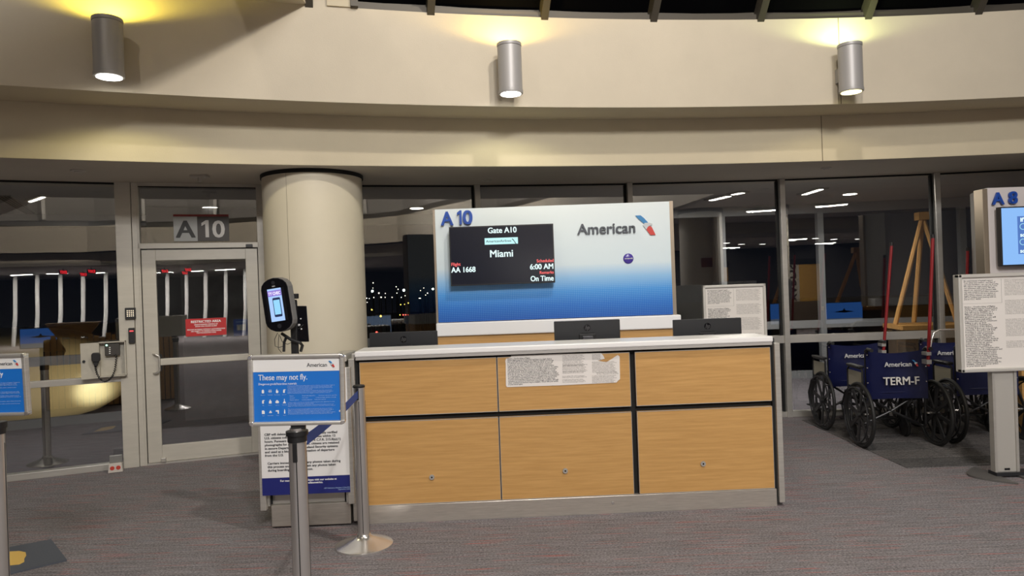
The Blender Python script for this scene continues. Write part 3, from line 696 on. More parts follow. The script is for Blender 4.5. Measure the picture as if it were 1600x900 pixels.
# gradient print with halftone dots
def gradient_print(name, z0, z1):
    m = bpy.data.materials.new(name); m.use_nodes = True; nt = m.node_tree; N = nt.nodes.new; L = nt.links; p = nt.nodes['Principled BSDF']
    tc = N('ShaderNodeTexCoord'); sp = N('ShaderNodeSeparateXYZ'); L.new(tc.outputs['Object'], sp.inputs[0])
    mr = N('ShaderNodeMapRange'); mr.inputs[1].default_value = z0; mr.inputs[2].default_value = z1; L.new(sp.outputs['Z'], mr.inputs[0])
    r = N('ShaderNodeValToRGB'); e = r.color_ramp.elements
    e[0].position = 0; e[0].color = (.006, .085, .40, 1); e[1].position = 1; e[1].color = (.76, .83, .84, 1)
    for pos, col in ((.12, (.008, .15, .58)), (.24, (.05, .29, .74)), (.35, (.28, .53, .82)), (.47, (.68, .79, .84))): x = e.new(pos); x.color = (*col, 1)
    L.new(mr.outputs[0], r.inputs[0])
    vo = N('ShaderNodeTexVoronoi'); vo.inputs['Randomness'].default_value = 0; vo.inputs['Scale'].default_value = 62
    mp = N('ShaderNodeMapping'); mp.inputs['Rotation'].default_value = (0, 0, 0); mp.inputs['Scale'].default_value = (1, .001, 1); L.new(tc.outputs['Object'], mp.inputs[0]); L.new(mp.outputs[0], vo.inputs['Vector'])
    dt = N('ShaderNodeMath'); dt.operation = 'LESS_THAN'; dt.inputs[1].default_value = .30; L.new(vo.outputs['Distance'], dt.inputs[0])
    fade = N('ShaderNodeValToRGB'); fe = fade.color_ramp.elements; fe[0].position = .0; fe[0].color = (.16, .16, .16, 1); fe[1].position = .5; fe[1].color = (0, 0, 0, 1)
    x = fe.new(.30); x.color = (.5, .5, .5, 1); L.new(mr.outputs[0], fade.inputs[0])
    mu = N('ShaderNodeMath'); mu.operation = 'MULTIPLY'; L.new(dt.outputs[0], mu.inputs[0]); L.new(fade.outputs[0], mu.inputs[1])
    mx = N('ShaderNodeMix'); mx.data_type = 'RGBA'; L.new(mu.outputs[0], mx.inputs[0]); L.new(r.outputs[0], mx.inputs[6]); mx.inputs[7].default_value = (.30, .58, .90, 1)
    L.new(mx.outputs[2], p.inputs['Base Color']); p.inputs['Roughness'].default_value = .35
    return m
gsign = thing('gate_backdrop', 'wide blue and white A 10 backdrop board behind the counter', 'sign', SB.world(0, 0, 0), SB.yaw)
MB().box((sx0, 0, sz0), (sx1, .12, sz1)).make('board', gradient_print('gradient_print', sz0, sz1), gsign)
e0 = bq(675.5, 328)[0]; MB().box((e0, .005, sz0 - .12), (sx0, .13, sz1 - .003)).make('edge_trim', mat('bronze_edge', (.42, .35, .27), .35, .8), gsign, bevel=.002)
e1 = bq(1048.5, 315)[0] ; MB().box((sx1, .005, sz0 - .03), (sx1 + .035, .13, sz1 + .004)).make('edge_trim', mat('bronze_edge', (.42, .35, .27), .35, .8), gsign, bevel=.002)
zW = bq(870, 519)[1]
MB().box((sx0 - .02, -.05, zW), (sx1 + .06, .35, sz0 - .004)).make('ledge', white_lam, gsign, bevel=.01)
MB().box((sx0 - .01, -.02, 0), (sx1 + .04, .33, zW)).make('base_cabinet', maple, gsign)
# raised letters
bx0, bz0 = bq(690, 351, -.01); bx1, bz1 = bq(738, 330, -.01)
zz0 = bq(712, 351.5, -.01)[1]; zz1 = bq(714, 329.5, -.01)[1]
text('gate_letter', 'A', (zz1 - zz0) / .727, letter_blue, gsign, (bx0, -.022, zz0), bq(709.5, 350)[0] - bx0, bold=.0045, depth=.010, res=6)
one_digit('gate_number', letter_blue, gsign, bq(715, 350)[0], bq(722, 350)[0], zz0 + .002, zz1 - zz0, -.012, .018)
text('gate_number', '0', (zz1 - zz0) / .727, letter_blue, gsign, (bq(723.5, 350)[0], -.022, zz0 + .004), bx1 - bq(723.5, 350)[0], bold=.0045, depth=.010, res=6)
am0, azm = bq(902.5, 366, -.01); am1 = bq(993, 362, -.01)[0]
ah = bq(912, 350, -.01)[1] - bq(912, 367, -.01)[1]
text('airline_name', 'American', ah / .727, mat('slate_letter', (.07, .08, .10), .4), gsign, (am0, -.012, azm - .002), am1 - am0, bold=.0022, depth=.006, res=6)
def flight_symbol(parent, x, z, s, y, mono=False, names=('tail_top', 'tail_middle', 'tail_bottom')):
    """diagonal tail mark of blue and red bars joined by a pale curve; x,z lower right, s height"""
    def P_(pts): return [(x + a * s, z + b * s) for a, b in pts]
    blue_ = mat('mark_blue', (.03, .22, .50), .4); red_ = mat('mark_red', (.60, .05, .04), .4); pale = mat('mark_pale', (.55, .58, .60), .4)
    MB().prism(P_([(-.98, 1.0), (-.80, .80), (-.46, .50), (-.30, .56), (-.55, .86), (-.72, 1.0)]), y - .004, y).make(names[0], blue_, parent)
    MB().prism(P_([(-.62, .50), (-.46, .28), (-.36, .44), (-.16, .50), (-.14, .56), (-.30, .62), (-.52, .62)]), y - .006, y).make(names[1], pale, parent)
    MB().prism(P_([(-.46, .28), (-.26, .0), (.0, .0), (-.18, .40), (-.30, .46), (-.40, .40)]), y - .004, y).make(names[2], red_, parent)
fx, fz = bq(1024.5, 367, -.01); fh = bq(995, 338, -.01)[1] - bq(1005, 369, -.01)[1]
flight_symbol(gsign, fx, fz, fh, -.006)
ox, oz = bq(982, 404, -.01)
ball = MB(); ball.sphere((0, 0, 0), .046, 24, (1, .25, 1)); ball.v = [v + Vector((ox, -.003, oz)) for v in ball.v]
bl_ = ball.make('round_badge', mat('violet_badge', (.07, .045, .32), .25), gsign, smooth=True)
text('lettering', 'oneworld', .017, white_ink, bl_, (ox, -.0165, oz - .005), .070, 'CENTER', .0003)
# flight screen
T0 = SB
def tq(u, v): return SB.uv(u, v, -.11)
ta_, tb_ = tq(702, 400), tq(866, 400); tz1 = (tq(702, 355)[1] + tq(865, 349)[1]) / 2; tz0 = (tq(704, 447.8)[1] + tq(867, 441)[1]) / 2
tx0, tx1 = tq(702.8, 400)[0], tq(866, 396)[0]
tv = thing('flight_screen', 'black flight information screen reading Gate A10 Miami', 'screen', SB.world(0, 0, 0), SB.yaw)
MB().box((tx0, -.11, tz0), (tx1, -.05, tz1)).make('bezel', black, tv, bevel=.003)
MB().box((tx0 + .01, -.112, tz0 + .012), (tx1 - .01, -.110, tz1 - .01)).make('screen', tv_black, tv)
MB().box((tx0 + .2, -.05, tz0 + .12), (tx1 - .2, .0, tz1 - .1)).make('wall_mount', black, tv)
yT = -.1128
def tvtext(s, u0, u1, vb, vt, m, nm='lettering', bold=.0018):
    a = tq(u0, vb); b = tq(u1, vb - (u1 - u0) * .035); h = tq(u0, vt)[1] - a[1]
    zb_ = (a[1] + b[1]) / 2
    text(nm, s, h / .727, m, tv, (a[0], yT, zb_), b[0] - a[0], bold=bold, depth=.0004, res=4)
tvtext('Gate A10', 762, 807, 364.5, 355.5, tv_white)
tvtext('Miami', 765, 801, 402, 390.5, tv_white)
tvtext('Flight', 705, 719.5, 415.5, 410.5, tv_red, bold=.0009)
tvtext('AA 1668', 705.5, 743.5, 426, 417.5, tv_white)
tvtext('Scheduled', 838.5, 865, 410, 405, tv_red, bold=.0009)
tvtext('6:00 AM', 828, 864.5, 421, 412.5, tv_white)
tvtext('Remarks', 843, 865, 428, 423.5, tv_red, bold=.0009)
tvtext('On Time', 829, 865, 439.5, 431, tv_white)
a = tq(757.5, 382.5); b = tq(809, 370.5)
MB().box((a[0], yT, a[1]), (b[0], yT + .001, b[1])).make('logo_panel', mat('screen_logo_panel', (0, 0, 0), .5, emit=(.55, .95, .95), es=.95), tv)
text('lettering', 'AmericanAirlines', .030, mat('screen_logo_ink', (.02, .06, .10), .5), tv, (a[0] + .012, yT - .001, (a[1] + b[1]) / 2 - .010), (b[0] - a[0]) * .76, bold=.0004, depth=.0003)
MB().prism([(b[0] - .055, b[1] - .012), (b[0] - .035, b[1] - .035), (b[0] - .030, b[1] - .030), (b[0] - .045, b[1] - .012)], yT - .001, yT).make('logo_mark', mat('screen_logo_ink', (.02, .06, .10), .5), tv)
MB().prism([(b[0] - .036, b[1] - .036), (b[0] - .020, b[1] - .060), (b[0] - .012, b[1] - .060), (b[0] - .029, b[1] - .033)], yT - .001, yT).make('logo_mark', mat('screen_logo_ink', (.02, .06, .10), .5), tv)

# ================================================================== A8 KIOSK at the right
Y8 = 6.9; q = at(1549, 400, Y8); S8 = Plane((q.x, Y8), math.radians(0))
k8 = thing('gate_backdrop', 'white A 8 backdrop board at the right edge of the picture', 'sign', S8.world(0, 0, 0), 0)
x8 = S8.uv(1543.5, 320)[0]; zt_8 = S8.uv(1570, 292.8)[1]
MB().box((x8, 0, 1.3), (x8 + 2.1, .12, zt_8)).make('board', mat('warm_white_laminate', (.70, .65, .64), .4), k8)
MB().box((x8 - .05, .0, 1.2), (x8, .13, S8.uv(1545, 295)[1])).make('edge_trim', mat('bronze_edge', (.42, .35, .27), .35, .8), k8, bevel=.002)
pw_ = at(1516.5, 320, 7.3).x - S8.p.x
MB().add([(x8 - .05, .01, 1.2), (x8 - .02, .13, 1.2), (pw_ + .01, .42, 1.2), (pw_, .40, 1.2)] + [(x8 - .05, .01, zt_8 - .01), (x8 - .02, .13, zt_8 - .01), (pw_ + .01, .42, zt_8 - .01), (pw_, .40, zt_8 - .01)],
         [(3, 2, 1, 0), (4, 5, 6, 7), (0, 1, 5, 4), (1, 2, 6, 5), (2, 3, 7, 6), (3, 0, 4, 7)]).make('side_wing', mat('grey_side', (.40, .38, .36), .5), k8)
xb8 = S8.uv(1597, 600)[0]
MB().box((x8 - .02, -.05, 1.2), (x8 + 2.1, .35, 1.3)).make('ledge', white_lam, k8, bevel=.01)
MB().box((xb8, .0, 0), (x8 + 2.1, .33, 1.2)).make('base_cabinet', maple, k8)
a = S8.uv(1549.5, 319, -.02); zz1 = S8.uv(1560, 300, -.02)[1]; zz0 = S8.uv(1558, 319.5, -.02)[1]
text('gate_letter', 'A', (zz1 - zz0) / .727, letter_blue, k8, (S8.uv(1548.5, 319)[0], -.022, zz0), S8.uv(1567, 318)[0] - S8.uv(1548.5, 319)[0], bold=.0045, depth=.010, res=6)
text('gate_number', '8', (zz1 - zz0) / .727, letter_blue, k8, (S8.uv(1573.5, 318)[0], -.022, zz0 + .004), S8.uv(1587, 318)[0] - S8.uv(1573.5, 318)[0], bold=.0045, depth=.010, res=6)
def kq(u, v): return S8.uv(u, v, -.10)
s0 = kq(1562, 322)
zt8 = kq(1562, 323.5)[1]; zb8 = kq(1566.5, 416)[1]
t8 = thing('flight_screen', 'pale blue lit screen on the A 8 backdrop at the right edge', 'screen', S8.world(0, 0, 0), 0)
x8a = kq(1564, 370)[0]
MB().box((x8a, -.10, zb8), (x8a + 1.0, -.04, zt8)).make('bezel', black, t8, bevel=.003)
MB().box((x8a + .012, -.102, zb8 + .012), (x8a + .988, -.10, zt8 - .012)).make('screen', mat('pale_blue_screen', (0, 0, 0), .4, emit=(.26, .50, .92), es=.95), t8)
c0 = kq(1589, 338)[0]; cz1 = kq(1590, 338)[1]; cz0 = kq(1592, 397)[1]
MB().box((c0, -.1035, cz0), (c0 + .55, -.102, cz1)).make('picture', mat('screen_card', (0, 0, 0), .4, emit=(.09, .20, .55), es=.9), t8)
for (s_, v_) in (("If's", 344.5), ('so', 368), ('so', 393)):
    zz_ = kq(1594, v_)[1]; text('lettering', s_, .055, tv_white, t8, (kq(1593.5, v_)[0], -.1045, zz_ - .012), bold=.0015, depth=.0004)
for v_ in (354, 378):
    c_ = kq(1598, v_); MB().tube([(c_[0] + .030 * math.cos(t * PI / 8), -.1045, c_[1] + .028 * math.sin(t * PI / 8)) for t in range(2, 14)], .0035, 6).make('curl', mat('screen_line', (0, 0, 0), .4, emit=(.4, .8, 1), es=.8), t8)
# ================================================================== FRAMED NOTICE STANDS
def notice_stand(name_label, cx_, Y, rz, zc0, zc1, W, full=True, Hs=None):
    o = thing('poster_stand', name_label, 'sign stand', (cx_, Y, 0), rz, 'framed notice stands')
    h = zc1 - zc0; t = .028
    MB().box((-W / 2 + .002, .0, zc0 + .002), (W / 2 - .002, .055, zc1 - .002)).make('back_box', mat('pale_alu', (.62, .60, .56), .4, .3), o, bevel=.004)
    for a, b in (((-W / 2, -.022, zc0), (-W / 2 + t, .03, zc1)), ((W / 2 - t, -.022, zc0), (W / 2, .03, zc1)), ((-W / 2, -.022, zc1 - t), (W / 2, .03, zc1)), ((-W / 2, -.022, zc0), (W / 2, .03, zc0 + t))):
        MB().box(a, b).make('frame_rail', mat('pale_alu', (.62, .60, .56), .4, .3), o, bevel=.006)
    sh = MB().box((-W / 2 + t, -.004, zc0 + t), (W / 2 - t, .0, zc1 - t)).make('sheet', white_p, o)
    xL = -W / 2 + t + .02; w1 = W * .40; top = zc1 - t - .03
    bx = MB(); e = .0012
    for a, b in (((xL - .012, top - h * .225), (xL + w1 + .01, top - h * .225 + e)), ((xL + w1 + .01, top - h * .225), (xL + w1 + .01 + e, top + .015))): bx.box((a[0], -.0052, a[1]), (b[0], -.004, b[1]))
    bx.make('box_rule', grey_ink, sh)
    A1 = "An environment of mutual respect\nYour safety and comfort - and that of\nour team members - are our top priority.\nWe expect our team members to serve\nour customers with respect. We also\nexpect our customers to interact with\nour team members and other customers\nwith respect. If you are in a violent or\ninappropriate manner, you will not be\nable to continue your journey with us.\nJoin in U.S.C. 46504"
    text('lettering', A1, .016, ink, sh, (xL, -.0046, top), w1 * .97, res=1, depth=.0002, line=(h * .205) / 11 / .016, bold=.0002)
    wr = NOTICE.replace('\n', ' ').replace('Flights Airline', 'Flights\nAirline'); lines = []
    for par in wr.split('\n'):
        cur = ''
        for wd in par.split():
            if len(cur) + len(wd) > 34: lines.append(cur); cur = wd
            else: cur = (cur + ' ' + wd).strip()
        lines.append(cur)
    text('lettering', '\n'.join(lines), .0165, ink, sh, (xL, -.0046, top - h * .265), w1, res=1, depth=.0002, line=(h * .62) / len(lines) / .0165, bold=.0002)
    xr_ = xL + w1 + .035; w2 = W / 2 - t - .02 - xr_
    zc_ = top
    for n_, k_, sp in ((11, 0, .5), (10, 3, .7), (12, 5, .5), (5, 2, .5), (9, 4, .4), (7, 6, .4)):
        if zc_ - n_ * h * .0165 < zc0 + t + .02: break
        text('small_print', para(n_, k_), .0115, grey_ink, sh, (xr_, -.0046, zc_), w2, res=1, depth=.0002, line=h * .0150 / .0115)
        zc_ -= (n_ + 2) * h * .0150 + .01
    MB().box((-.075, .02, .035), (.075, .055, zc0 + .05)).make('post', mat('pale_alu_post', (.55, .53, .49), .42, .35), o, bevel=.004)
    MB().box((-.095, .012, .035), (-.075, .065, zc0 + .05)).make('post_channel', alu, o); MB().box((.075, .012, .035), (.095, .065, zc0 + .05)).make('post_channel', alu, o)
    MB().box((-.02, .016, .052), (.022, .02, .068)).make('badge', gloss_black, o, bevel=.002)
    MB().box((-.10, -.01, .012), (.30, .09, .04)).make('base_bar', dark_grey, o)
    for s_ in (-1, 1):
        pts = [(s_ * .10 - s_ * .14 * 0, .30)]
        fo = [(s_ * (.06 + .26 * math.sin(t * PI / 9) ** 1.0), -.22 + .52 * t / 9) for t in range(10)]
        fo = [(s_ * .07, -.20)] + [(s_ * (.07 + .20 * math.sin(PI * t / 10)), -.20 + .5 * t / 10) for t in range(1, 10)] + [(s_ * .07, .30)]
        if s_ < 0: fo = fo[::-1]
        MB().slab(fo, .0, .014).make('foot_plate', mat('grey_foot', (.11, .105, .10), .5), o)
    return o
pz = onz(1572, 742)
zp1 = at(1500, 429, 5.5).z; zp0 = at(1508, 582, 5.5).z
cx8 = at(1577, 700, 5.5).x
notice_stand('framed overbooking notice on a post beside the wheelchairs', cx8 - .01, 5.5, math.radians(0), zp0, zp1, .70)
# the farther one behind the counter
Yf = 7.3; fx0, fx1 = at(1100, 480, Yf).x, at(1195, 480, Yf).x; fz1 = at(1147, 444.5, Yf).z
notice_stand('framed overbooking notice on a post behind the right monitor', (fx0 + fx1) / 2, Yf, math.radians(-4), fz1 - .72, fz1, (fx1 - fx0) + .01)

# ================================================================== BIOMETRIC PODIUM left of the counter
qp = onz(486, 822); YP = 4.90; pxl, pxr = at(428, 780, YP).x, at(545, 780, YP).x
PD = Plane((qp.x, YP), math.radians(1.5))
pod = thing('podium', 'narrow stainless podium left of the gate counter', 'podium', PD.world(0, 0, 0), PD.yaw)
a_ = PD.uv(424, 800)[0]; b_ = PD.uv(548, 800)[0]
MB().box((a_, .0, .012), (b_, .36, .16)).make('plinth', steel_h, pod, bevel=.004)
MB().box((a_ - .01, .02, .16), (b_ - .01, .36, 1.16)).make('cabinet', steel, pod, bevel=.008)
MB().box((a_ - .02, -.03, .165), (a_ + .0, .02, 1.16)).make('side_channel', steel, pod); MB().box((b_ - .02, -.03, .165), (b_ + .0, .02, 1.16)).make('side_channel', steel, pod)
MB().box((a_ + .0, -.005, .17), (a_ + .012, .0, 1.1)).make('reveal', gap_m, pod); MB().box((b_ - .036, -.005, .17), (b_ - .022, .0, 1.1)).make('reveal', gap_m, pod)
MB().box((b_ - .10, -.03, 1.13), (b_ + .015, .33, 1.185)).make('top_cap', steel, pod, bevel=.015)
# poster in a frame leaning on the podium
pz0 = PD.uv(414, 775, -.06)[1]; pf = thing('framed_poster', 'white and navy CBP notice in a steel frame hung on the podium', 'poster', PD.world(0, 0, 0), PD.yaw)
xa, xb = PD.uv(409, 760, -.06)[0], PD.uv(551, 760, -.06)[0]
zr0 = PD.uv(415, 797, -.06)[1]
MB().box((xa - .010, -.075, zr0), (xa + .030, -.035, 1.10)).make('side_rail', steel, pf, bevel=.003)
MB().box((xb - .030, -.075, zr0 + .02), (xb + .012, -.035, 1.10)).make('side_rail', steel, pf, bevel=.003)
za = PD.uv(480, 771, -.07)[1]; zb_ = PD.uv(480, 744, -.07)[1]
MB().box((xa + .010, -.080, za), (xb - .012, -.076, 1.10)).make('sheet', mat('poster_white', (.80, .79, .78), .5), pf)
MB().box((xa + .010, -.0815, za), (xb - .012, -.0801, zb_)).make('navy_band', navy_print, pf)
CBP = ['CBP will delete photos of U.S. citizens biometrically verified', '']
cb = "CBP will delete photographs of biometrically verified\nU.S. citizens collected during this process within 12\nhours. Pursuant to 8 U.S.C. 1365b; 8 C.F.R. 215.8(a)(1)\nphotographs for others than U.S. citizens are retained\nin secure Department of Homeland Security systems\nand used as a biometric confirmation of departure\nfrom the U.S."
c2 = "Carriers immediately delete any photos taken during\nthis process and may not retain any photos taken\nduring boarding for any purpose."
l0 = PD.uv(413, 680, -.081); l1 = PD.uv(532, 676, -.081)
text('lettering', cb, .0215, ink, pf, (l0[0], -.0815, PD.uv(413, 681, -.081)[1]), l1[0] - l0[0], bold=.0006, line=1.10, res=2)
text('lettering', c2, .0215, ink, pf, (PD.uv(418, 724, -.081)[0], -.0815, PD.uv(418, 726, -.081)[1]), (l1[0] - l0[0]) * .96, bold=.0006, line=1.10, res=2)
text('lettering', 'For more information, please visit our website at\nwww.cbp.gov/biometrics.', .019, white_ink, pf, (PD.uv(482, 750, -.081)[0], -.0822, PD.uv(482, 752, -.081)[1] + .004), (l1[0] - l0[0]) * .74, 'CENTER', .0006, res=2)
text('small_print', 'CBP Publication Number 1124-0920\nSeptember 2020', .012, pale_ink, pf, (PD.uv(547, 763, -.081)[0], -.0822, PD.uv(547, 762, -.081)[1]), None, 'RIGHT', 0, res=1)
# tidy mat plate under the podium rear
# camera unit on poles
YC = 5.05
cb_ = thing('face_scanner', 'black face scanner with lit screen on a pole above the podium', 'camera', at(448, 552, YC), 0)
zpod = 1.165
def cl(u, v, y=0.0): p_ = at(u, v, YC + y) - Vector(cb_.location); return (p_.x, y, p_.z)
cb_.location = (cb_.location.x, YC, zpod)
def cl(u, v, y=0.0): p_ = at(u, v, YC + y) - Vector((cb_.location.x, YC, zpod)); return (p_.x, y, p_.z)
pole = MB(); pole.box((cl(451, 500)[0], .03, -.002), (cl(461, 500)[0], .07, cl(455, 470)[2])); pole.make('pole', black, cb_, bevel=.004)
MB().tube([cl(443.5, 549.5, .04), cl(444, 535, .04), cl(448, 525, .04)], .010, 8).make('support_tube', black, cb_, smooth=True)
MB().tube([cl(470, 549, .04), cl(472.5, 540, .03), cl(469, 535.5, .0), cl(455, 531, .0), cl(440, 521, .02)], .011, 8).make('support_tube', black, cb_, smooth=True)
pt = [cl(461, 478, .08), cl(479, 478, .08), cl(483, 534, .08), cl(462, 534, .08)]
MB().prism([(p_[0], p_[2]) for p_ in pt][::-1], .07, .085).make('back_plate', gloss_black, cb_, bevel=.004)
for u, v in ((470, 498), (467.5, 508), (471, 514)): c_ = cl(u, v, .068); MB().cyl((c_[0], .066, c_[2]), (c_[0], .070, c_[2]), .005 if v != 508 else .009, 10).make('screw', white_ink, cb_)
MB().box((cl(456, 459)[0], .0, cl(456, 467)[2]), (cl(463, 459)[0], .06, cl(456, 459)[2])).make('clamp', black, cb_, bevel=.004)
MB().tube([cl(455, 471, .03), cl(463, 472, .03)], .016, 10).make('clamp_knob', black, cb_)
dev = bpy.data.objects.new('device', None)
c_ = cl(434.5, 476, -.06); fr_ = Matrix.Translation(Vector(c_)) @ Matrix.Rotation(math.radians(5.5 - 2), 4, 'Y').inverted() @ Matrix.Rotation(math.radians(-14), 4, 'Z')
fr_ = Matrix.Translation(Vector(c_)) @ Matrix.Rotation(math.radians(-6.5), 4, 'Y') @ Matrix.Rotation(math.radians(-16), 4, 'Z')
def caps(w_, h_, cut, n=8):
    pts = []
    for sg_, zz in ((1, 1), (-1, -1)):
        for k in range(n + 1):
            t = PI * k / n; pts.append((sg_ * (w_ / 2) * math.cos(t), zz * (h_ / 2 - cut + cut * math.sin(t))))
    return pts
shell = MB(); shell.prism(caps(.222, .385, .075), -.012, .045, fr_); shell.make('housing', mat('scanner_grey', (.16, .155, .15), .4), cb_, smooth=False, bevel=.006)
face = MB(); face.prism(caps(.212, .375, .072), -.020, -.012, fr_); face.make('front_glass', gloss_black, cb_)
ds = MB(); ds.box((-.078, -.022, -.115), (.078, -.0202, .115), fr_); ds.make('side_display', mat('dim_display', (.01, .01, .014), .3), cb_)
ds = MB(); ds.box((-.055, -.0235, -.115), (.055, -.0222, .115), fr_); dsp = ds.make('display', mat('scanner_screen', (0, 0, 0), .4, emit=(.42, .62, .98), es=.95), cb_)
ds = MB(); ds.box((-.055, -.0245, .062), (.055, -.0236, .102), fr_); ds.make('display_banner', mat('scanner_banner', (0, 0, 0), .4, emit=(.32, .22, .72), es=.9), dsp)
text('lettering', 'TY CHEC', .030, mat('scanner_text', (0, 0, 0), .4, emit=(.9, .85, 1), es=1), dsp, (0, 0, 0), .098, 'CENTER', .0012, M=fr_ @ Matrix.Translation((0, -.0248, .071)) @ FRONT)
text('lettering', 'NEC', .014, mat('logo_light', (.5, .5, .5), .4), cb_, (0, 0, 0), .026, 'CENTER', .0005, M=fr_ @ Matrix.Translation((0, -.0212, .126)) @ FRONT)
ph = MB(); ph.bev((-.022, -.0258, -.085), (.040, -.0246, .050), .008, fr_); ph.make('phone_picture', mat('scanner_dark_line', (0, 0, 0), .4, emit=(.02, .03, .08), es=1), dsp)
ph = MB(); ph.box((-.016, -.0268, -.068), (.034, -.0259, .034), fr_); ph.make('phone_picture_screen', mat('scanner_light', (0, 0, 0), .4, emit=(.30, .66, 1), es=1), dsp)
for zz, rr in ((.155, .014), (-.150, .016)):
    l_ = MB(); l_.cyl((0, -.0205, zz), (0, -.0225, zz), rr, 20, M=fr_); l_.make('lens', mat('lens_dark', (.03, .03, .035), .15), cb_)
for pts_ in ([cl(434, 520), cl(429, 530), cl(430, 541, .02), cl(436, 543, .02), cl(442, 541, .02)], [cl(436, 522), cl(435, 535, .01), cl(435, 545, .02), cl(440, 551, .03)], [cl(458, 478, .05), cl(462, 487, .04), cl(461, 497, .04), cl(466, 510, .05), cl(470, 508, .07)],
             [cl(437, 524, .03), cl(441, 534, .03), cl(449, 538, .02), cl(458, 534, .02), cl(461, 522, .02)], [cl(462, 515, .05), cl(468, 513, .05), cl(474, 507, .06)]):
    MB().tube(pts_, .0022, 6).make('cable', black, cb_, smooth=True)

# ================================================================== STANCHIONS AND TOP SIGNS
def stanchion(u, v, Y, label, top=1.02, sign=False):
    p_ = at(u, v, Y)
    o = thing('stanchion', label, 'stanchion', (p_.x, Y, 0), 0, 'belt barrier posts')
    MB().lathe([(.180, 0), (.182, .006), (.180, .014), (.165, .021), (.12, .036), (.075, .052), (.052, .064), (.046, .072), (.042, .080)], 48).make('base', chrome, o, smooth=True)
    prof = []; 
    MB().cyl((0, 0, .08), (0, 0, top - .055), .0365, 36).make('post', mat('stanchion_steel', (.58, .56, .54), .28, .75), o, smooth=True)
    for k in range(4):
        M = Matrix.Rotation(k * PI / 2 + .12, 4, 'Z'); MB().box((-.002, -.0374, .09), (.002, -.0360, top - .1), M).make('groove', gap_m if k == 0 else dark_grey, o)
    return o
back = stanchion(560.5, 602, 4.50, 'chrome belt post beside the left end of the counter', 1.02)
for o in [back]:
    MB().cyl((0, 0, .965), (0, 0, 1.006), .0365, 36).make('collar', mat('stanchion_steel', (.58, .56, .54), .28, .75), o, smooth=True)
    MB().lathe([(.037, 1.004), (.0385, 1.007), (.0385, 1.015), (.034, 1.020)], 32).make('cap', black, o, smooth=True)
    MB().box((-.014, -.041, .93), (.006, -.033, 1.003)).make('belt_slot', black, o)
front = stanchion(464, 672, 3.0, 'chrome belt post in front, carrying the wide blue sign', 1.04)
for o in (front,):
    MB().cyl((0, 0, .985), (0, 0, 1.012), .040, 32).make('cap', black, o)
    MB().cyl((0, 0, 1.012), (0, 0, 1.03), .046, 32).make('collar', black, o)
    MB().cyl((0, 0, 1.03), (0, 0, 1.042), .030, 32).make('swivel', chrome, o)
    MB().box((-.009, -.043, .905), (.009, -.033, .985)).make('belt_slot', black, o, bevel=.002)
left = stanchion(-7, 655, 3.42, 'chrome belt post at the left edge of the picture', 1.04)
for o in (left,):
    MB().cyl((0, 0, .985), (0, 0, 1.012), .040, 32).make('cap', black, o)
    MB().cyl((0, 0, 1.012), (0, 0, 1.042), .046, 32).make('collar', black, o)
    MB().box((.02, -.040, .905), (.036, -.025, .985)).make('belt_slot', black, o, bevel=.002)
beyond = stanchion(72, 650, 7.12, 'chrome belt post standing behind the left window glass', 1.0)
for o in (beyond,):
    MB().cyl((0, 0, .944), (0, 0, .99), .040, 32).make('cap', black, o)
# belt between the two posts
pa = Vector((back.location.x - .0, back.location.y - .040, .965)); pb_ = Vector((front.location.x + .03, front.location.y + .035, .985))
bl = MB(); vs = []; n_ = 16
for k in range(n_ + 1):
    t = k / n_; c_ = pa.lerp(pb_, t) + Vector((0, 0, -.012 * math.sin(PI * t)))
    tw = .0
    vs += [c_ + Vector((0, 0, .024)), c_ + Vector((0, 0, -.024)), c_ + Vector((.0015, 0, -.024)), c_ + Vector((.0015, 0, .024))]
fs = [(i * 4 + j, i * 4 + (j + 1) % 4, i * 4 + 4 + (j + 1) % 4, i * 4 + 4 + j) for i in range(n_) for j in range(4)]
bl.add(vs, fs); tag(bl.make('barrier_belt', mat('belt_blue', (.02, .07, .34), .7)), 'blue webbing belt stretched between the two chrome posts', 'belt')

def top_sign(cu, cv, Y, yaw, rollx, label, W=.398, Hh=.300, group='snap frame signs on belt posts'):
    c_ = at(cu, cv, Y)
    o = thing('topper_sign', label, 'sign', c_, 0, group, rot=(math.radians(2), rollx, yaw))
    t = .021; x0, x1, z0, z1 = -W / 2, W / 2, -Hh / 2, Hh / 2
    MB().box((x0 + .004, .0, z0 + .004), (x1 - .004, .014, z1 - .004)).make('back_plate', steel, o)
    sh = MB().box((x0 + t - .004, -.004, z0 + t - .004), (x1 - t + .004, -.0005, z1 - t + .004)).make('sheet', sign_blue, o)
    zb = z1 - t - .052
    MB().box((x0 + t - .004, -.0052, zb), (x1 - t + .004, -.004, z1 - t + .004)).make('header_band', mat('header_white', (.80, .79, .77), .5), sh)
    for s_ in (-1, 1):
        M = Matrix.Diagonal((s_, 1, 1, 1)) if s_ > 0 else Matrix.Rotation(PI, 4, 'Y')
        mb = MB(); mb.box((x1 - t, -.016, z0 + .016), (x1, .010, z1 - .016), M); mb.make('frame_rail', steel, o, bevel=.006)
        mb = MB(); mb.box((x0 + .016, -.016, z1 - t * .85), (x1 - .016, .010, z1), M); mb.make('frame_rail', steel, o, bevel=.006)
        for q_ in (-1, 1):
            mb = MB(); pts = [(s_ * (x1 - .020), q_ * (z1 - .020)), (s_ * (x1 - .020), q_ * z1), (s_ * (x1 - .008), q_ * (z1 - .0025)), (s_ * (x1 - .0025), q_ * (z1 - .008)), (s_ * x1, q_ * (z1 - .020))]
            if s_ * q_ > 0: pts = pts[::-1]
            mb.prism(pts, -.019, .012); mb.make('corner_cap', chrome, o, bevel=.003)
    return o, sh, x0 + t, x1 - t, z0 + t, z1 - t
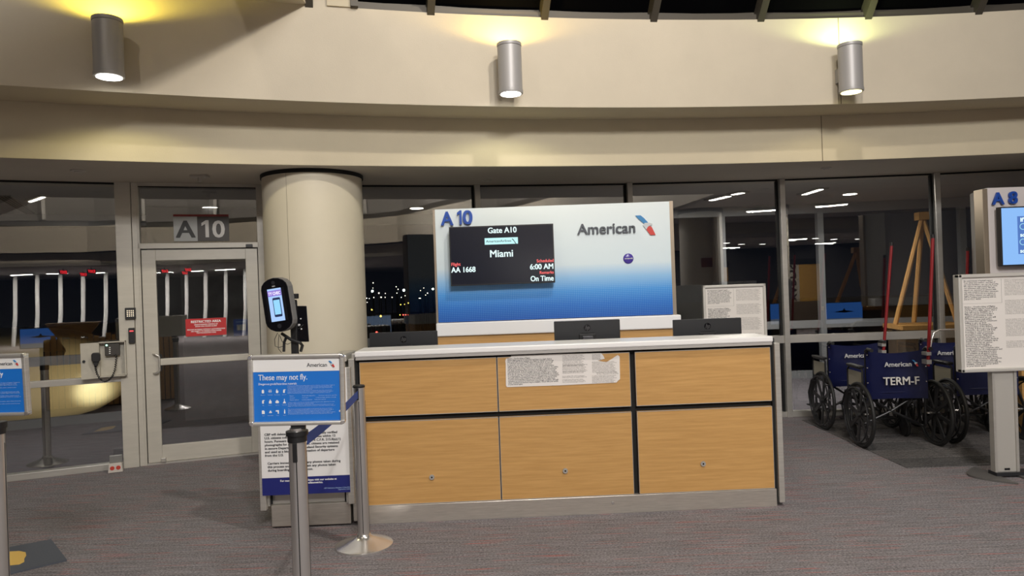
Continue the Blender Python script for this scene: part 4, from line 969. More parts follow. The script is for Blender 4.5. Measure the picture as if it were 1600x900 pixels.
LONG = ["Passengers are prohibited from packing dangerous goods in checked or carry-on baggage. Dangerous", "goods include but are not limited to explosives, compressed gases, flammable liquids and solids,", "oxidizers, poisons, corrosives and radioactive materials. Examples: paints, lighter fluid, fireworks,", "tear gases, oxygen bottles and radio-pharmaceuticals.", "There are special exceptions for small quantities of medicinal and toilet articles carried in your", "luggage and certain smoking materials carried on your person. Federal law forbids the carriage of", "hazardous materials aboard the aircraft in your luggage. For further information contact us."]
def sign_content(sh, x0, x1, z0, z1):
    w_ = x1 - x0
    xl_ = x0 + w_ * .62; zt_ = z1 - .034
    text('airline_name', 'American', .0235, ink, sh, (xl_, -.0058, zt_), w_ * .235, bold=.0003, res=3)
    flight_symbol(sh, x0 + w_ * .945, zt_ - .002, .026, -.0055)
    text('heading', 'These may not fly.', .034, white_ink, sh, (x0 + w_ * .055, -.0046, z1 - .052 - .035), w_ * .565, bold=.0002, res=4)
    text('subheading', 'Dangerous goods/hazardous materials', .0125, white_ink, sh, (x0 + w_ * .055, -.0046, z1 - .052 - .055), w_ * .44, res=2)
    xs = x0 + w_ * .39; zt_ = z1 - .052 - .062
    def block(n, k, z, w2=.55): text('small_print', '\n'.join(LONG[(i + k) % 7] for i in range(n)), .0052, pale_ink, sh, (xs, -.0046, z), w_ * w2, res=1, line=1.0, depth=.0002)
    block(7, 0, zt_); block(4, 2, zt_ - .070); block(5, 4, zt_ - .098)
    for r_ in range(3):
        text('small_print', ['Butane                    Fireworks/explosives        Infectious substances, gasoline', 'Aerosols                  Corrosives                   Compressed gas cylinders, mercury', 'Matches, lighters       Camping equipment      Radioactive materials'][r_], .0060, pale_ink, sh, (xs + .008, -.0046, zt_ - .043 - r_ * .0085), w_ * (.55, .54, .42)[r_], res=1, depth=.0002)
    # pictograms in a 4 x 3 grid
    for r_ in range(3):
        for c_ in range(4):
            cx_ = x0 + w_ * (.105 + c_ * .082); cz = z1 - .052 - .082 - r_ * .0435; s_ = .0075; m = MB(); kd = (r_ * 4 + c_)
            Y0, Y1 = -.0052, -.004
            if kd == 0: m.bev((cx_ - s_ * .6, Y0, cz - s_), (cx_ + s_ * .6, Y1, cz + s_ * .8), .002); m.box((cx_ - s_ * .2, Y0, cz + s_ * .8), (cx_ + s_ * .2, Y1, cz + s_ * 1.1))
            elif kd == 1:
                for dx in (-.6, .3):
                    for dz in (-.6, .4): m.box((cx_ + dx * s_, Y0, cz + dz * s_), (cx_ + (dx + .4) * s_, Y1, cz + (dz + .5) * s_))
                m.box((cx_ - s_, Y0, cz - .08 * s_), (cx_ + s_, Y1, cz + .08 * s_))
            elif kd in (2, ): m.prism([(cx_ - s_ * .7, cz - s_ * .4), (cx_ - s_ * .4, cz - s_), (cx_ + s_ * .4, cz - s_), (cx_ + s_ * .8, cz - s_ * .3), (cx_ + s_ * .45, cz + s_ * .5), (cx_ + s_ * .1, cz + s_ * .1), (cx_, cz + s_ * 1.4), (cx_ - s_ * .5, cz + s_ * .5)], Y0, Y1)
            elif kd in (3, 4): m.bev((cx_ - s_ * .55, Y0, cz - s_), (cx_ + s_ * .35, Y1, cz + s_ * .6), .002); m.box((cx_ - s_ * .3, Y0, cz + s_ * .6), (cx_ + s_ * .8, Y1, cz + s_ * .95))
            elif kd in (5,): m.prism([(cx_ - s_ * .7, cz - s_), (cx_ + s_ * .7, cz - s_), (cx_ + s_ * .7, cz + .2 * s_), (cx_ + .2 * s_, cz + .7 * s_), (cx_ + .2 * s_, cz + 1.2 * s_), (cx_ - .2 * s_, cz + 1.2 * s_), (cx_ - .2 * s_, cz + .7 * s_), (cx_ - .7 * s_, cz + .2 * s_)], Y0, Y1)
            elif kd == 6: m.bev((cx_ - s_, Y0, cz - s_ * .9), (cx_ + s_ * .9, Y1, cz + s_ * .3), .003); m.bev((cx_ - s_ * .6, Y0, cz), (cx_ + s_ * .3, Y1, cz + s_ * .8), .002)
            elif kd == 7: m.prism([(cx_ - s_ * .9, cz - s_), (cx_ + s_ * .9, cz - s_), (cx_ + s_ * .15, cz + s_ * .3), (cx_ + s_ * .15, cz + s_ * 1.4), (cx_ - s_ * .15, cz + s_ * 1.4), (cx_ - s_ * .15, cz + s_ * .3)], Y0, Y1)
            elif kd == 8: m.prism([(cx_ - s_ * .8, cz - s_), (cx_ + s_ * .7, cz - s_), (cx_ + s_ * .7, cz + .4 * s_), (cx_ + .1 * s_, cz + 1.0 * s_), (cx_ - .8 * s_, cz + .9 * s_)], Y0, Y1)
            elif kd == 9:
                for t in (90, 210, 330): q_ = (cx_ + s_ * .45 * math.cos(math.radians(t)), cz + s_ * .45 * math.sin(math.radians(t))); m.cyl((q_[0], Y0, q_[1]), (q_[0], Y1, q_[1]), s_ * .38, 10)
            elif kd == 10: m.bev((cx_ - s_, Y0, cz + s_ * .2), (cx_ + s_ * .8, Y1, cz + s_ * .9), .001); m.box((cx_ + s_ * .1, Y0, cz - s_), (cx_ + s_ * .7, Y1, cz + .2 * s_))
            else: m.prism([(cx_ - s_ * .3, cz - s_), (cx_ + s_ * .3, cz - s_), (cx_ + s_ * .3, cz + .3 * s_), (cx_, cz + 1.6 * s_), (cx_ - s_ * .3, cz + .3 * s_)], Y0, Y1)
            m.make('pictogram', white_ink, sh)
            text('small_print', ('Batteries', 'Fireworks', 'Flammables', 'Aerosols', 'Gas', 'Poisons', 'Lighters', 'Chemicals', 'Fuel', 'Radioactive', 'Tools', 'Flares')[kd], .005, pale_ink, sh, (cx_, -.0046, cz - .0165), None, 'CENTER', res=1, depth=.0002)
    m = MB(); m.cyl((x1 - .002, -.0052, z0 + .035), (x1 - .002, -.004, z0 + .035), .004, 10); m.make('sticker', white_ink, sh)
sg_ = top_sign(464.5, 608.5, 2.98, math.radians(3.0), math.radians(1.2), 'silver framed blue sign reading These may not fly')
sign_content(*sg_[1:])
sg2 = top_sign(-17, 602, 3.42, math.radians(-3), math.radians(0), 'silver framed blue sign cut off by the left picture edge')
o_, sh, x0_, x1_, z0_, z1_ = sg2; w_ = x1_ - x0_
text('airline_name', 'American', .0235, ink, sh, (x0_ + w_ * .62, -.0058, z1_ - .034), w_ * .235, bold=.0003, res=3)
flight_symbol(sh, x0_ + w_ * .945, z1_ - .036, .026, -.0055)
text('heading', 'Know before you fly', .034, white_ink, sh, (x0_ + w_ * .055, -.0046, z1_ - .087), w_ * .655, bold=.0004, res=3)
for k, zz in enumerate((.120, .165, .21)):
    text('small_print', '\n'.join(LONG[(i + k) % 7] for i in range(5 if k < 2 else 3)), .0060, pale_ink, sh, (x0_ + .03, -.0046, z1_ - zz), w_ * .86, res=1, depth=.0002)
for o_ in (sg_[0], sg2[0]):
    MB().box((-.03, -.004, -.168), (.03, .012, -.146)).make('mounting_clip', black, o_)

# ================================================================== LEFT WINDOW DEVICES
W0 = SEG[0]
def wq(u, v, off=0): return W0.uv(u, v, off)
x0, z0 = wq(156, 589, -.06); x1, z1 = wq(197, 532, -.06)
ic = thing('intercom_box', 'open cream steel box with intercom fixed on the window rail', 'intercom', W0.world(0, 0, 0), W0.yaw)
mm = MB(); t = .010
for a, b in (((x0, -.13, z0), (x1, -.05, z0 + t)), ((x0, -.13, z1 - t), (x1, -.05, z1)), ((x0, -.13, z0), (x0 + t, -.05, z1)), ((x1 - t, -.13, z0), (x1, -.05, z1)), ((x0, -.06, z0), (x1, -.05, z1))): mm.box(a, b)
mm.make('housing', intercom_m, ic)
dr = MB(); xd, zd = wq(126.5, 595, -.16); zd1 = wq(126, 536, -.16)[1]
dr.box((0, -.010, z0 - .005), (-(x0 - xd) * 1.0, .0, z1 - .002) if False else ((xd - x0), .0, z1 - .002)); 
dM = Matrix.Translation((x0, -.128, 0)) @ Matrix.Rotation(math.radians(8), 4, 'Z')
for i_ in range(len(dr.v)): dr.v[i_] = dM @ dr.v[i_]
dr.make('door', intercom_m, ic)
kx_, kz_ = wq(131, 565, -.16); MB().cyl((kx_, -.165, kz_), (kx_, -.145, kz_), .013, 14).make('door_knob', dark_grey, ic)
a = wq(164.5, 556, -.09); b = wq(187, 536, -.09)
MB().box((a[0], -.115, a[1]), (b[0], -.062, b[1])).make('intercom_unit', mat('unit_dark', (.05, .045, .04), .4), ic, bevel=.004)
g_ = wq(166.5, 539.5, -.117); MB().cyl((g_[0], -.120, g_[1]), (g_[0], -.114, g_[1]), .008, 12).make('indicator', mat('green_led', (0, 0, 0), .4, emit=(.35, 1, .65), es=4), ic)
for k in range(4):
    g_ = wq(171.5, 543 + k * 3, -.117); MB().box((g_[0] - .006, -.119, g_[1] - .004), (g_[0] + .006, -.1145, g_[1] + .004)).make('button', white_ink, ic)
m_ = wq(150, 558, -.19)
MB().bev((m_[0] - .036, -.215, m_[1] - .045), (m_[0] + .036, -.17, m_[1] + .042), .022).make('handset', black, ic, bevel=.006)
MB().prism([(m_[0] - .012, m_[1] - .085), (m_[0] + .010, m_[1] - .085), (m_[0] + .026, m_[1] - .04), (m_[0] - .030, m_[1] - .04)], -.205, -.178).make('handset_grip', black, ic, bevel=.004)
cp = []
for u, v, o_ in ((149.5, 570, -.19), (149, 574, -.19), (151, 583, -.19), (156, 592, -.19), (163, 596.5, -.18), (170, 594, -.17), (176, 587, -.15), (179.5, 578, -.14), (181, 567, -.13), (182, 556, -.12), (179, 553, -.11)):
    q = wq(u, v, o_); cp.append(Vector((q[0], o_, q[1])))
fine = []
for i_ in range(len(cp) - 1):
    for k in range(14): fine.append(cp[i_].lerp(cp[i_ + 1], k / 14))
co = []
for i_, p_ in enumerate(fine):
    d = (fine[min(i_ + 1, len(fine) - 1)] - fine[max(0, i_ - 1)]).normalized(); u1 = Vector((0, 1, 0)); u2 = d.cross(u1)
    ph_ = i_ * 2 * PI / 4.5; co.append(p_ + (u1 * math.cos(ph_) + u2 * math.sin(ph_)) * .0075)
MB().tube(co, .0042, 5).make('coiled_cord', black, ic, smooth=True)
# keypad and card reader on the wide post
def post_box(name, u0, v0, u1, v1, lab, cat):
    a = wq(u0, v1, -.062); b = wq(u1, v0, -.062); o = thing(name, lab, cat, W0.world(0, 0, 0), W0.yaw)
    MB().bev((a[0], -.090, a[1]), (b[0], -.060, b[1]), .006).make('housing', black, o, bevel=.003)
    return o, a, b
o, a, b = post_box('keypad', 196, 480.5, 212, 499, 'black keypad with lit keys on the wide door post', 'keypad')
for r_ in range(4):
    for c_ in range(4):
        kx_ = a[0] + (b[0] - a[0]) * (.22 + .185 * c_); kz_ = a[1] + (b[1] - a[1]) * (.28 + .155 * r_)
        MB().box((kx_ - .0045, -.093, kz_ - .0045), (kx_ + .0045, -.0895, kz_ + .0045)).make('key', mat('lit_key', (.8, .72, .6), .4, emit=(1, .85, .62), es=.7), o)
o, a, b = post_box('card_reader', 201.5, 512, 210.5, 536.5, 'slim black card reader with red light on the wide door post', 'card reader')
kz_ = b[1] - .03; MB().box(((a[0] + b[0]) / 2 - .016, -.093, kz_ - .004), ((a[0] + b[0]) / 2 + .016, -.0895, kz_ + .004)).make('status_light', mat('red_led', (0, 0, 0), .4, emit=(1, .05, .06), es=3), o)
MB().cyl(((a[0] + b[0]) / 2, -.089, a[1] + .03), ((a[0] + b[0]) / 2, -.093, a[1] + .03), .006, 12).make('sensor', dark_grey, o)
# floor outlet
p = onz(181, 738); 
ob = thing('floor_outlet', 'white floor outlet with two red sockets below the left window', 'outlet', (p.x, p.y, 0), W0.yaw)
MB().prism([(-.062, .004), (.062, .004), (.052, .09), (-.052, .09)], -.03, .03).make('housing', mat('outlet_white', (.60, .55, .50), .5), ob, bevel=.004)
for s_ in (-1, 1):
    MB().cyl((s_ * .025, -.030, .048), (s_ * .025, -.034, .048), .019, 20).make('socket', mat('socket_red', (.55, .06, .04), .4), ob)
MB().box((-.05, .0, .09), (.055, .03, .16)).make('bracket', mat('bracket_grey', (.28, .28, .27), .4, .5), ob, bevel=.004)

# floor mat with a yellow marking
cs = [onz(-40, 868), onz(80, 845), onz(104.5, 877), onz(-25, 908)]
mt = MB(); mt.slab([(c_.x, c_.y) for c_ in cs][::-1], .001, .012); mo = tag(mt.make('floor_mat', mat('mat_slate', (.085, .095, .118), .8, bump=(120, .4))), 'dark slate floor mat with a yellow footprint at the left edge', 'mat')
ym = [onz(-10, 866, .0125), onz(13, 862, .0125), onz(30, 861, .0125), onz(40, 863, .0125), onz(41, 868, .0125), onz(38, 873, .0125), onz(38, 878, .0125), onz(30, 882, .0125), onz(15, 883.5, .0125), onz(-10, 884, .0125)]
y_ = MB(); y_.slab([(c_.x, c_.y) for c_ in ym][::-1], .0121, .0135); y_.make('yellow_marking', mat('mat_yellow', (.72, .47, .11), .7), mo)
# mat yaw independent

# ================================================================== WHEELCHAIRS
def torus_pts(r, n=40, x=0.0, cz=0.0, cy=0.0): return [(x, cy + r * math.cos(2 * PI * k / n), cz + r * math.sin(2 * PI * k / n)) for k in range(n)]
def wheelchair(loc, rz, label, term=False, mark='full'):
    """heading +y; the back faces -y; origin on the floor under the rear axle"""
    o = thing('wheelchair', label, 'wheelchair', loc, rz, 'navy airport wheelchairs')
    W = .265; R = .305
    for s_ in (-1, 1):
        xw = s_ * (W + .075)
        wh = MB().tube(torus_pts(R - .016, 44, xw, R), .0165, 8, True).make('rear_wheel', rubber, o, smooth=True)
        MB().tube(torus_pts(R - .040, 44, xw, R), .009, 6, True).make('rim', wheel_m, wh, smooth=True)
        MB().tube(torus_pts(R - .052, 44, xw + s_ * .042, R), .0075, 6, True).make('hand_rim', frame_m, wh, smooth=True)
        sp = MB()
        for k in range(8):
            t = 2 * PI * k / 8 + .2; c, s = math.cos(t), math.sin(t)
            n1 = .020; r0, r1 = .025, R - .045; w0, w1 = .013, .022
            q = []
            for r_, w_ in ((r0, w0), (r1, w1)):
                q += [(c * r_ - s * w_, s * r_ + c * w_), (c * r_ + s * w_, s * r_ - c * w_)]
            order = [q[0], q[1], q[3], q[2]]
            vs = [(xw - .006, a, R + b) for a, b in order] + [(xw + .006, a, R + b) for a, b in order]
            one = MB(); one.add(vs, [(0, 1, 2, 3), (7, 6, 5, 4), (0, 4, 5, 1), (1, 5, 6, 2), (2, 6, 7, 3), (3, 7, 4, 0)]); one.make('spoke', wheel_m, wh)
        MB().cyl((xw - .03, 0, R), (xw + .03, 0, R), .028, 18).make('hub', wheel_m, wh, smooth=True)
        for k in range(4):
            t = PI / 4 + k * PI / 2; rr = R - .046
            MB().cyl((xw, rr * math.cos(t), R + rr * math.sin(t)), (xw + s_ * .042, rr * math.cos(t), R + rr * math.sin(t)), .005, 6).make('rim_stud', wheel_m, wh)
        # caster
        xc = s_ * (W - .01)
        ca = MB().tube(torus_pts(.082, 24, xc, .098, .40), .017, 8, True).make('caster_wheel', rubber, o, smooth=True)
        MB().cyl((xc - .012, .40, .098), (xc + .012, .40, .098), .07, 20).make('caster_disc', wheel_m, ca)
        MB().tube([(xc - .028, .40, .098), (xc - .028, .39, .20), (xc, .38, .215), (xc + .028, .39, .20), (xc + .028, .40, .098)], .008, 6).make('fork', frame_m, o, smooth=True)
        # side frame tubes
        x = s_ * W
        MB().tube([(x, -.02, .895), (x, .02, .87), (x, .02, .20), (x, .05, .17), (x, .36, .17), (x, .38, .20), (x, .38, .50)], .0125, 8).make('side_frame', frame_m, o, smooth=True)
        MB().tube([(x, .02, .49), (x, .42, .49), (x, .47, .46), (x, .52, .30), (x, .56, .16)], .0125, 8).make('seat_rail', frame_m, o, smooth=True)
        MB().tube([(x, .02, .89), (x, -.03, .915), (x, -.115, .91)], [.0125, .015, .017], 10).make('push_handle', rubber, o, smooth=True)
        xa_ = s_ * (W + .028)
        MB().tube([(xa_, .03, .52), (xa_, .03, .705), (xa_, .06, .725), (xa_, .32, .725), (xa_, .36, .69), (xa_, .36, .50)], .0105, 8).make('arm_frame', frame_m, o, smooth=True)
        MB().box((xa_ - .030, .05, .728), (xa_ + .030, .33, .752)).make('arm_pad', black, o, bevel=.008)
        MB().box((xa_ - .003, .05, .54), (xa_ + .003, .34, .69)).make('side_panel', mat('clothing_guard', (.42, .39, .30), .5), o)
        MB().box((min(x, x - s_ * .17), .54, .145), (max(x, x - s_ * .17), .68, .157)).make('foot_plate', wheel_m, o, bevel=.004)
        MB().tube([(x, .56, .16), (x, .60, .30), (x, .50, .46)], .009, 6).make('leg_rest', frame_m, o)
    for s_ in (-1, 1):
        MB().tube([(s_ * W, .10 , .48), (0, .12, .31), (-s_ * W, .14, .18)], .011, 8).make('cross_brace', frame_m, o, smooth=True)
    MB().cyl((-W - .06, 0, R), (-W - .0, 0, R), .010, 8).make('axle', chrome, o); MB().cyl((W, 0, R), (W + .06, 0, R), .010, 8).make('axle', chrome, o)
    MB().box((-W, .03, .492), (W, .43, .506)).make('seat', vinyl, o, bevel=.005)
    # sagging back upholstery
    vs = []; nx, nz = 14, 10; Z0, Z1 = .44, .895
    for j in range(nz + 1):
        for i in range(nx + 1):
            fx_ = i / nx; fz_ = j / nz; x = -W - .012 + (2 * W + .024) * fx_; sag = math.sin(PI * fx_)
            z = Z0 + (Z1 - Z0) * fz_ - .030 * sag * fz_ ** 3
            y = .02 + .035 * sag * (1 - .3 * fz_) - .005 + .006 * math.sin(7 * fz_ + 4 * fx_) * sag
            if i in (0, nx): y = -.002
            vs.append((x, y - .012, z))
    n_ = len(vs); vs += [(x, y + .005, z) for x, y, z in vs]; fs = []
    for j in range(nz):
        for i in range(nx):
            a = j * (nx + 1) + i; fs += [(a, a + 1, a + nx + 2, a + nx + 1), (a + n_, a + nx + 1 + n_, a + nx + 2 + n_, a + 1 + n_)]
    m = MB(); m.add(vs, fs); bk = m.make('backrest', vinyl, o, smooth=True)
    for s_ in (-1, 1):
        for zz in (.60, .74, .86): MB().cyl((s_ * W, -.016, zz), (s_ * W, -.010, zz), .006, 8).make('stud', chrome, bk)
    yb_ = -.018
    text('airline_name', 'American', .062, mat('vinyl_print', (.62, .62, .62), .5), bk, (-.11, yb_ + .002, .745), .245, bold=.0008, depth=.004, res=3)
    flight_symbol(bk, .20, .742, .06, yb_ + .008)
    if term: text('lettering', 'TERM-F', .105, mat('vinyl_print_white', (.75, .73, .68), .5), bk, (-.125, yb_ + .006, .575), .325, bold=.0012, depth=.006, res=3)
    return o
def place(u, v, Y): p_ = at(u, v, Y); return (p_.x, Y, 0)
wa = wheelchair(place(1402, 640, 6.62), math.radians(-3), 'navy wheelchair reading TERM-F, nearest of the wheelchairs', True)
wb = wheelchair(place(1338, 640, 7.46), math.radians(-2), 'navy wheelchair at the left, behind the TERM-F wheelchair')
wc = wheelchair(place(1484, 640, 7.42), math.radians(-8), 'navy wheelchair with a chrome rail, behind and right of the TERM-F one')
wd = wheelchair(place(1543, 640, 6.66), math.radians(-4), 'navy wheelchair mostly hidden behind the framed notice stand')
def pole_on(ch, u0, v0, u1, v1, Y, lab):
    a = at(u0, v0, Y); b = at(u1, v1, Y)
    o = thing('red_pole', lab, 'pole', (b.x, Y, 0), 0, 'red poles on the wheelchairs')
    L0 = Vector((0, 0, b.z)); L1 = Vector((a.x - b.x, 0, a.z)); 
    MB().cyl(L0, L1, .0145, 14).make('shaft', pole_red, o, smooth=True); MB().cyl(L1, L1 + Vector((0, 0, .035)), .017, 14).make('tip', black, o)
    MB().box((-.022, -.022, b.z + .02), (.022, .06, b.z + .06)).make('clamp', steel, o)
    MB().box((-.022, -.022, b.z + .10), (.022, .06, b.z + .13)).make('clamp', steel, o)
pole_on(wb, 1393, 384, 1380, 556, 7.38, 'thin red pole rising from the left wheelchair')
pole_on(wa, 1457.5, 372, 1450, 572, 6.52, 'taller red pole rising from the TERM-F wheelchair')
pole_on(wd, 1512, 392, 1508, 560, 7.34, 'short red pole showing just left of the framed notice')
a = at(1456, 530, 7.30); b = at(1459, 520, 7.30); c_ = at(1466, 515.5, 7.30); d_ = at(1505, 514.5, 7.34)
tag(MB().tube([at(1453, 545, 7.3), a, b, c_, d_], .011, 10).make('chrome_rail', chrome, smooth=True), 'bent chrome tube above the wheelchair beside the framed notice', 'rail')

# ================================================================== THE HALL BEHIND THE CAMERA (seen in the glass)
wallp = mat('hall_paint', (.46, .42, .35), .8)
def wall_run(name, pts, z0, z1, m, th=.2):
    mb = MB()
    for (x0, y0), (x1, y1) in zip(pts, pts[1:]):
        d = Vector((x1 - x0, y1 - y0, 0)); nn = Vector((d.y, -d.x, 0)).normalized() * th
        a, b = Vector((x0, y0, z0)), Vector((x1, y1, z0)); up = Vector((0, 0, z1 - z0))
        q = [a, b, b + nn, a + nn]; mb.add(q + [x_ + up for x_ in q], [(0, 1, 2, 3), (7, 6, 5, 4), (0, 4, 5, 1), (1, 5, 6, 2), (2, 6, 7, 3), (3, 7, 4, 0)])
    return structure(mb.make(name, m))
RUN = [(-13, -14.5), (-4, -13.2), (1.0, -10.4), (3.8, -6.4), (4.4, -2.4), (4.4, 4.2), (14, 5.2)]
def shift(pts, d): return [(x + d, y - d * .7) for x, y in pts]
wall_run('wall_rear_fascia', RUN, 3.2, 4.0, mat('hall_fascia', (.52, .47, .38), .8))
wall_run('wall_rear_lower', shift(RUN[:5], .45), 2.78, 3.2, wallp)
wall_run('trim_6', shift(RUN, .05), 4.0, 4.16, bronze)
wall_run('wall_rear_upper', shift(RUN, .3), 4.2, 8.0, mat('hall_grey', (.27, .255, .235), .85))
hc = mat('hall_ceiling', (.40, .375, .34), .85)
mb = MB(); pts = shift(RUN[:5], .45) + [(24, -2.75), (24, -26), (-16, -26), (-16, -14.8)]
mb.slab(pts[::-1], 2.78, 2.9); structure(mb.make('ceiling_concourse', hc))
mb = MB(); mb.slab([(4.45, -2.8), (24, -2.8), (24, 5.3), (14, 5.3), (4.45, 4.3)], 3.2, 3.3); structure(mb.make('ceiling_side_bay', hc))
mb = MB(); mb.box((4.6, -2.9, 2.78), (24, -2.75, 3.2)); structure(mb.make('wall_side_bay', wallp))
structure(MB().box((-16, -26.2, 0), (24, -26, 8)).make('wall_back', mat('hall_dark', (.10, .10, .105), .8)))
structure(MB().box((-16.2, -26, 0), (-16, 6, 8)).make('wall_left', mat('hall_grey2', (.22, .205, .18), .85)))
structure(MB().box((15, -26, 0), (15.2, 5.1, 8)).make('wall_right', mat('hall_grey2', (.22, .205, .18), .85)))
for k, (x_, y_) in enumerate(((-2.2, -12.2), (.0, -11.0), (1.8, -9.5), (3.2, -7.8))):
    structure(MB().box((x_ - .05, y_ - .35, 4.2), (x_ + .05, y_ + .12, 6.6)).make('trim_%d' % (10 + k), mat('hall_white', (.6, .58, .54), .6)))
# rear column by the opening
rc = thing('column', 'round cream column reflected in the glass right of the backdrop', 'column', (5.22, .75, 0)); rc['kind'] = 'structure'
MB().cyl((0, 0, 0), (0, 0, 3.12), .47, 48).make('shaft', mat('rear_column', (.60, .55, .46), .6), rc, smooth=True)
MB().cyl((0, 0, 3.12), (0, 0, 3.2), .50, 48).make('reveal_ring', gap_m, rc)
MB().box((-.2, .46, 1.9), (.05, .49, 2.1)).make('fire_plate', mat('plate_brown', (.18, .06, .04), .5), rc)
# concourse ribs and strip lights
def lamp_under(o, sx, sy, pw, z=-.045, col=(1, .95, .88)):
    l = bpy.data.lights.new('tube_light', 'AREA'); l.shape = 'RECTANGLE'; l.size = sx; l.size_y = sy; l.energy = pw; l.color = col
    q = bpy.data.objects.new('tube_light', l); C.objects.link(q); q.parent = o; q.location = (0, 0, z)
ORD = ['first', 'second', 'third', 'fourth', 'fifth', 'sixth', 'seventh', 'eighth']
for k in range(8):
    x_, y_ = .2 + .62 * k, -19.6 + .60 * k
    o = thing('window_rib', 'white slanted rib reflected in the left window and door glass, %s of eight' % ORD[k], 'rib', (x_, y_, 0), 0, 'white slanted window ribs')
    MB().tube([(0, 0, 0), (.10, 0, 1.2), (.14, 0, 2.76)], .075, 10).make('shaft', mat('rib_white', (.85, .85, .83), .5), o, smooth=True)
for k in range(6):
    x_, y_ = -.1 + .95 * k, -18.4 + .88 * k
    o = thing('strip_light', 'white ceiling strip light reflected above the ribs, %s of six' % ORD[k], 'ceiling light', (x_, y_, 2.76), .75, 'concourse ceiling strips')
    MB().box((-.40, -.05, -.03), (.40, .05, 0)).make('tray', alu, o); MB().box((-.38, -.035, -.034), (.38, .035, -.03)).make('diffuser', strip_e, o)
    lamp_under(o, .8, .08, 90)
for x_, y_, z_, r_, lab in ((6.6, .9, 3.18, .5, 'nearest'), (7.6, -4.4, 2.76, .2, 'second'), (9.6, -7.4, 2.76, .3, 'third'), (12.2, -5.0, 2.76, .3, 'fourth')):
    o = thing('strip_light', 'white ceiling strip light reflected in the right windows, %s from the camera' % lab, 'ceiling light', (x_, y_, z_), r_, 'right hall ceiling strips')
    MB().box((-.34, -.10, -.03), (.34, .10, 0)).make('tray', alu, o); MB().box((-.32, -.045, -.034), (.32, .045, -.03)).make('diffuser', strip_e, o)
    lamp_under(o, .62, .10, 75, col=(1, .92, .82))
for k, (x_, y_) in enumerate(((8.0, -5.8), (9.3, -5.9), (10.2, -6.3), (8.4, -5.0), (10.4, -9.0), (11.5, -3.6))):
    o = thing('downlight', 'small round downlight reflected in the right windows, %s of six' % ORD[k], 'ceiling light', (x_, y_, 2.775), 0, 'round downlights')
    MB().cyl((0, 0, -.012), (0, 0, 0), .12, 20).make('rim', alu, o); MB().cyl((0, 0, -.016), (0, 0, -.012), .10, 20).make('lens', strip_e, o)
# exit signs
for x_, y_, lab in ((1.05, -13.1, 'left'), (2.25, -15.2, 'middle'), (1.6, -12.1, 'door glass')):
    o = thing('exit_sign', 'small red lit EXIT sign reflected in the glass, the %s one' % lab, 'exit sign', (x_, y_, 2.57), PI, 'red exit signs'); o.scale = (.58, .58, .58)
    MB().box((-.22, -.02, 0), (.22, .03, .26)).make('housing', black, o); text('lettering', 'EXIT', .24, mat('exit_red', (0, 0, 0), .4, emit=(1, .03, .04), es=5), o, (0, -.025, .045), .36, 'CENTER', .006)
    MB().box((-.02, 0, .26), (.02, .02, .36)).make('hanger', black, o)
# restaurant shop front at the right: dark frontage, ochre panel, wooden tables and trestle legs
structure(MB().box((6.2, -9.6, 0), (16.5, -9.4, 2.78)).make('wall_shop', mat('shop_dark', (.035, .033, .035), .7)))
yp = thing('shop_sign', 'ochre and grey shop panel with vertical lettering, reflected in the glass', 'sign', (8.25, -6.1, 0), math.radians(165))
MB().box((-.75, 0, .0), (-.02, .08, 2.02)).make('ochre_panel', mat('ochre', (.52, .29, .06), .6), yp)
MB().box((-.02, 0, .0), (.50, .08, 2.02)).make('pale_panel', mat('warm_grey_panel', (.48, .44, .36), .6), yp)
MB().box((-.80, -.02, 2.02), (.55, .1, 2.2)).make('black_header', gap_m, yp)
MB().box((-.75, -.01, 0), (.5, -.001, .85)).make('low_panel', mat('brown_panel', (.12, .09, .065), .6), yp)
text('lettering', 'YARDS', .42, mat('panel_letter', (.05, .04, .03), .5), yp, (0, 0, 0), 1.15, 'LEFT', .012, M=Matrix.Translation((.38, -.012, .88)) @ Matrix.Rotation(-PI / 2, 4, 'Y') @ FRONT)
tabw = mat('table_wood', (.55, .30, .10), .5, noise=(3, .2, (1, 6, 1)))
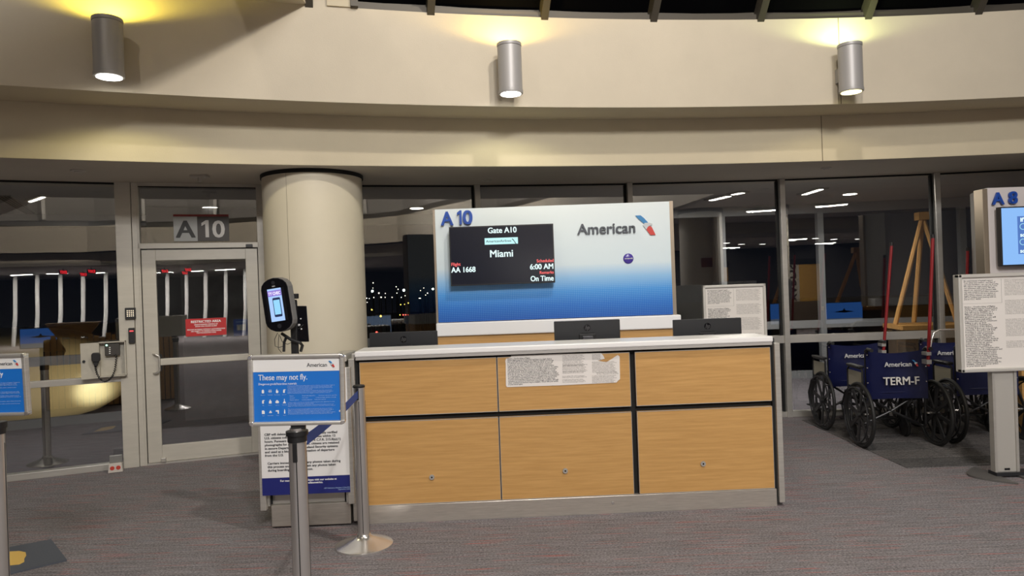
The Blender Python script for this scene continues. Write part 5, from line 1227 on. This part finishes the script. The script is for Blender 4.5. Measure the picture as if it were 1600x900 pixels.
def trestle(x_, y_, rz, lab, h=1.0, tall=2.5, L=2.0):
    o = thing('bar_table', lab, 'table', (x_, y_, 0), rz)
    MB().box((-L / 2, -.35, h - .06), (L / 2, .35, h)).make('table_top', tabw, o)
    MB().box((-L / 2 + .05, -.3, .0), (L / 2 - .05, .3, h - .06)).make('base_panel', mat('brown_base', (.12, .085, .06), .6, noise=(4, .3, (8, 1, 1))), o)
    for s_ in (-1, 1):
        MB().tube([(s_ * .42, 0, h), (0, 0, tall)], .035, 8).make('trestle_leg', tabw, o)
    MB().tube([(0, .4, h), (0, 0, tall)], .035, 8).make('trestle_leg', tabw, o)
    MB().box((-.08, -.08, tall - .05), (.08, .08, tall + .06)).make('crown', tabw, o)
trestle(6.5, 2.3, .1, 'long wooden bar table with tripod frame, reflected left of the red poles', 1.0, 2.10, 1.3)
pt_ = at(1447, 500, 10.2); trestle(pt_.x, 10.2, -.12, 'brown block with tall wooden tripod behind the glass, beside the taller red pole', .88, 2.42, .92)
# slatted wooden bin at the left, seen in the left window
sb = thing('slatted_bin', 'slatted wooden counter reflected behind the intercom box', 'counter', (-2.75, 2.1, 0), math.radians(200))
MB().box((-.52, .01, 0), (.52, .45, 1.05)).make('core', mat('bin_dark', (.10, .06, .03), .7), sb)
for k in range(13): MB().box((-.52 + k * .08, -.015, .02), (-.455 + k * .08, .01, 1.06 + .03 * (k % 3))).make('slat', mat('slat_wood', (.72, .40, .13), .5), sb)
MB().prism([(-.05, 1.08), (.35, 1.08), (.50, 1.30), (-.22, 1.30)], .05, .40).make('basket', mat('basket_wood', (.45, .26, .10), .6), sb)
# blue picture monitor
for (x_, y_, rz, lab) in ((5.8, 3.35, math.radians(172), 'blue aircraft picture screen reflected in the glass behind the wheelchairs'), (-2.3, -2.1, math.radians(205), 'blue aircraft picture screen reflected in the left window')):
    o = thing('picture_screen', lab, 'screen', (x_, y_, 0), rz)
    MB().box((-.36, 0, .74), (.36, .05, 1.13)).make('bezel', black, o)
    MB().box((-.35, -.004, .84), (.35, -.001, 1.12)).make('sky_picture', mat('sky_pic', (0, 0, 0), .4, emit=(.04, .15, .50), es=1.3), o)
    MB().box((-.35, -.004, .75), (.35, -.001, .84)).make('ground_picture', mat('ground_pic', (0, 0, 0), .4, emit=(.20, .24, .32), es=1.2), o)
    MB().prism([(-.20, .96), (.0, .94), (.20, .96), (.03, .98), (0, 1.02), (-.03, .98)], -.008, -.004).make('aircraft_picture', mat('pic_dark', (0.01, .02, .05), .5), o)
    MB().box((-.03, .0, .0), (.03, .05, .74)).make('stand_post', black, o)
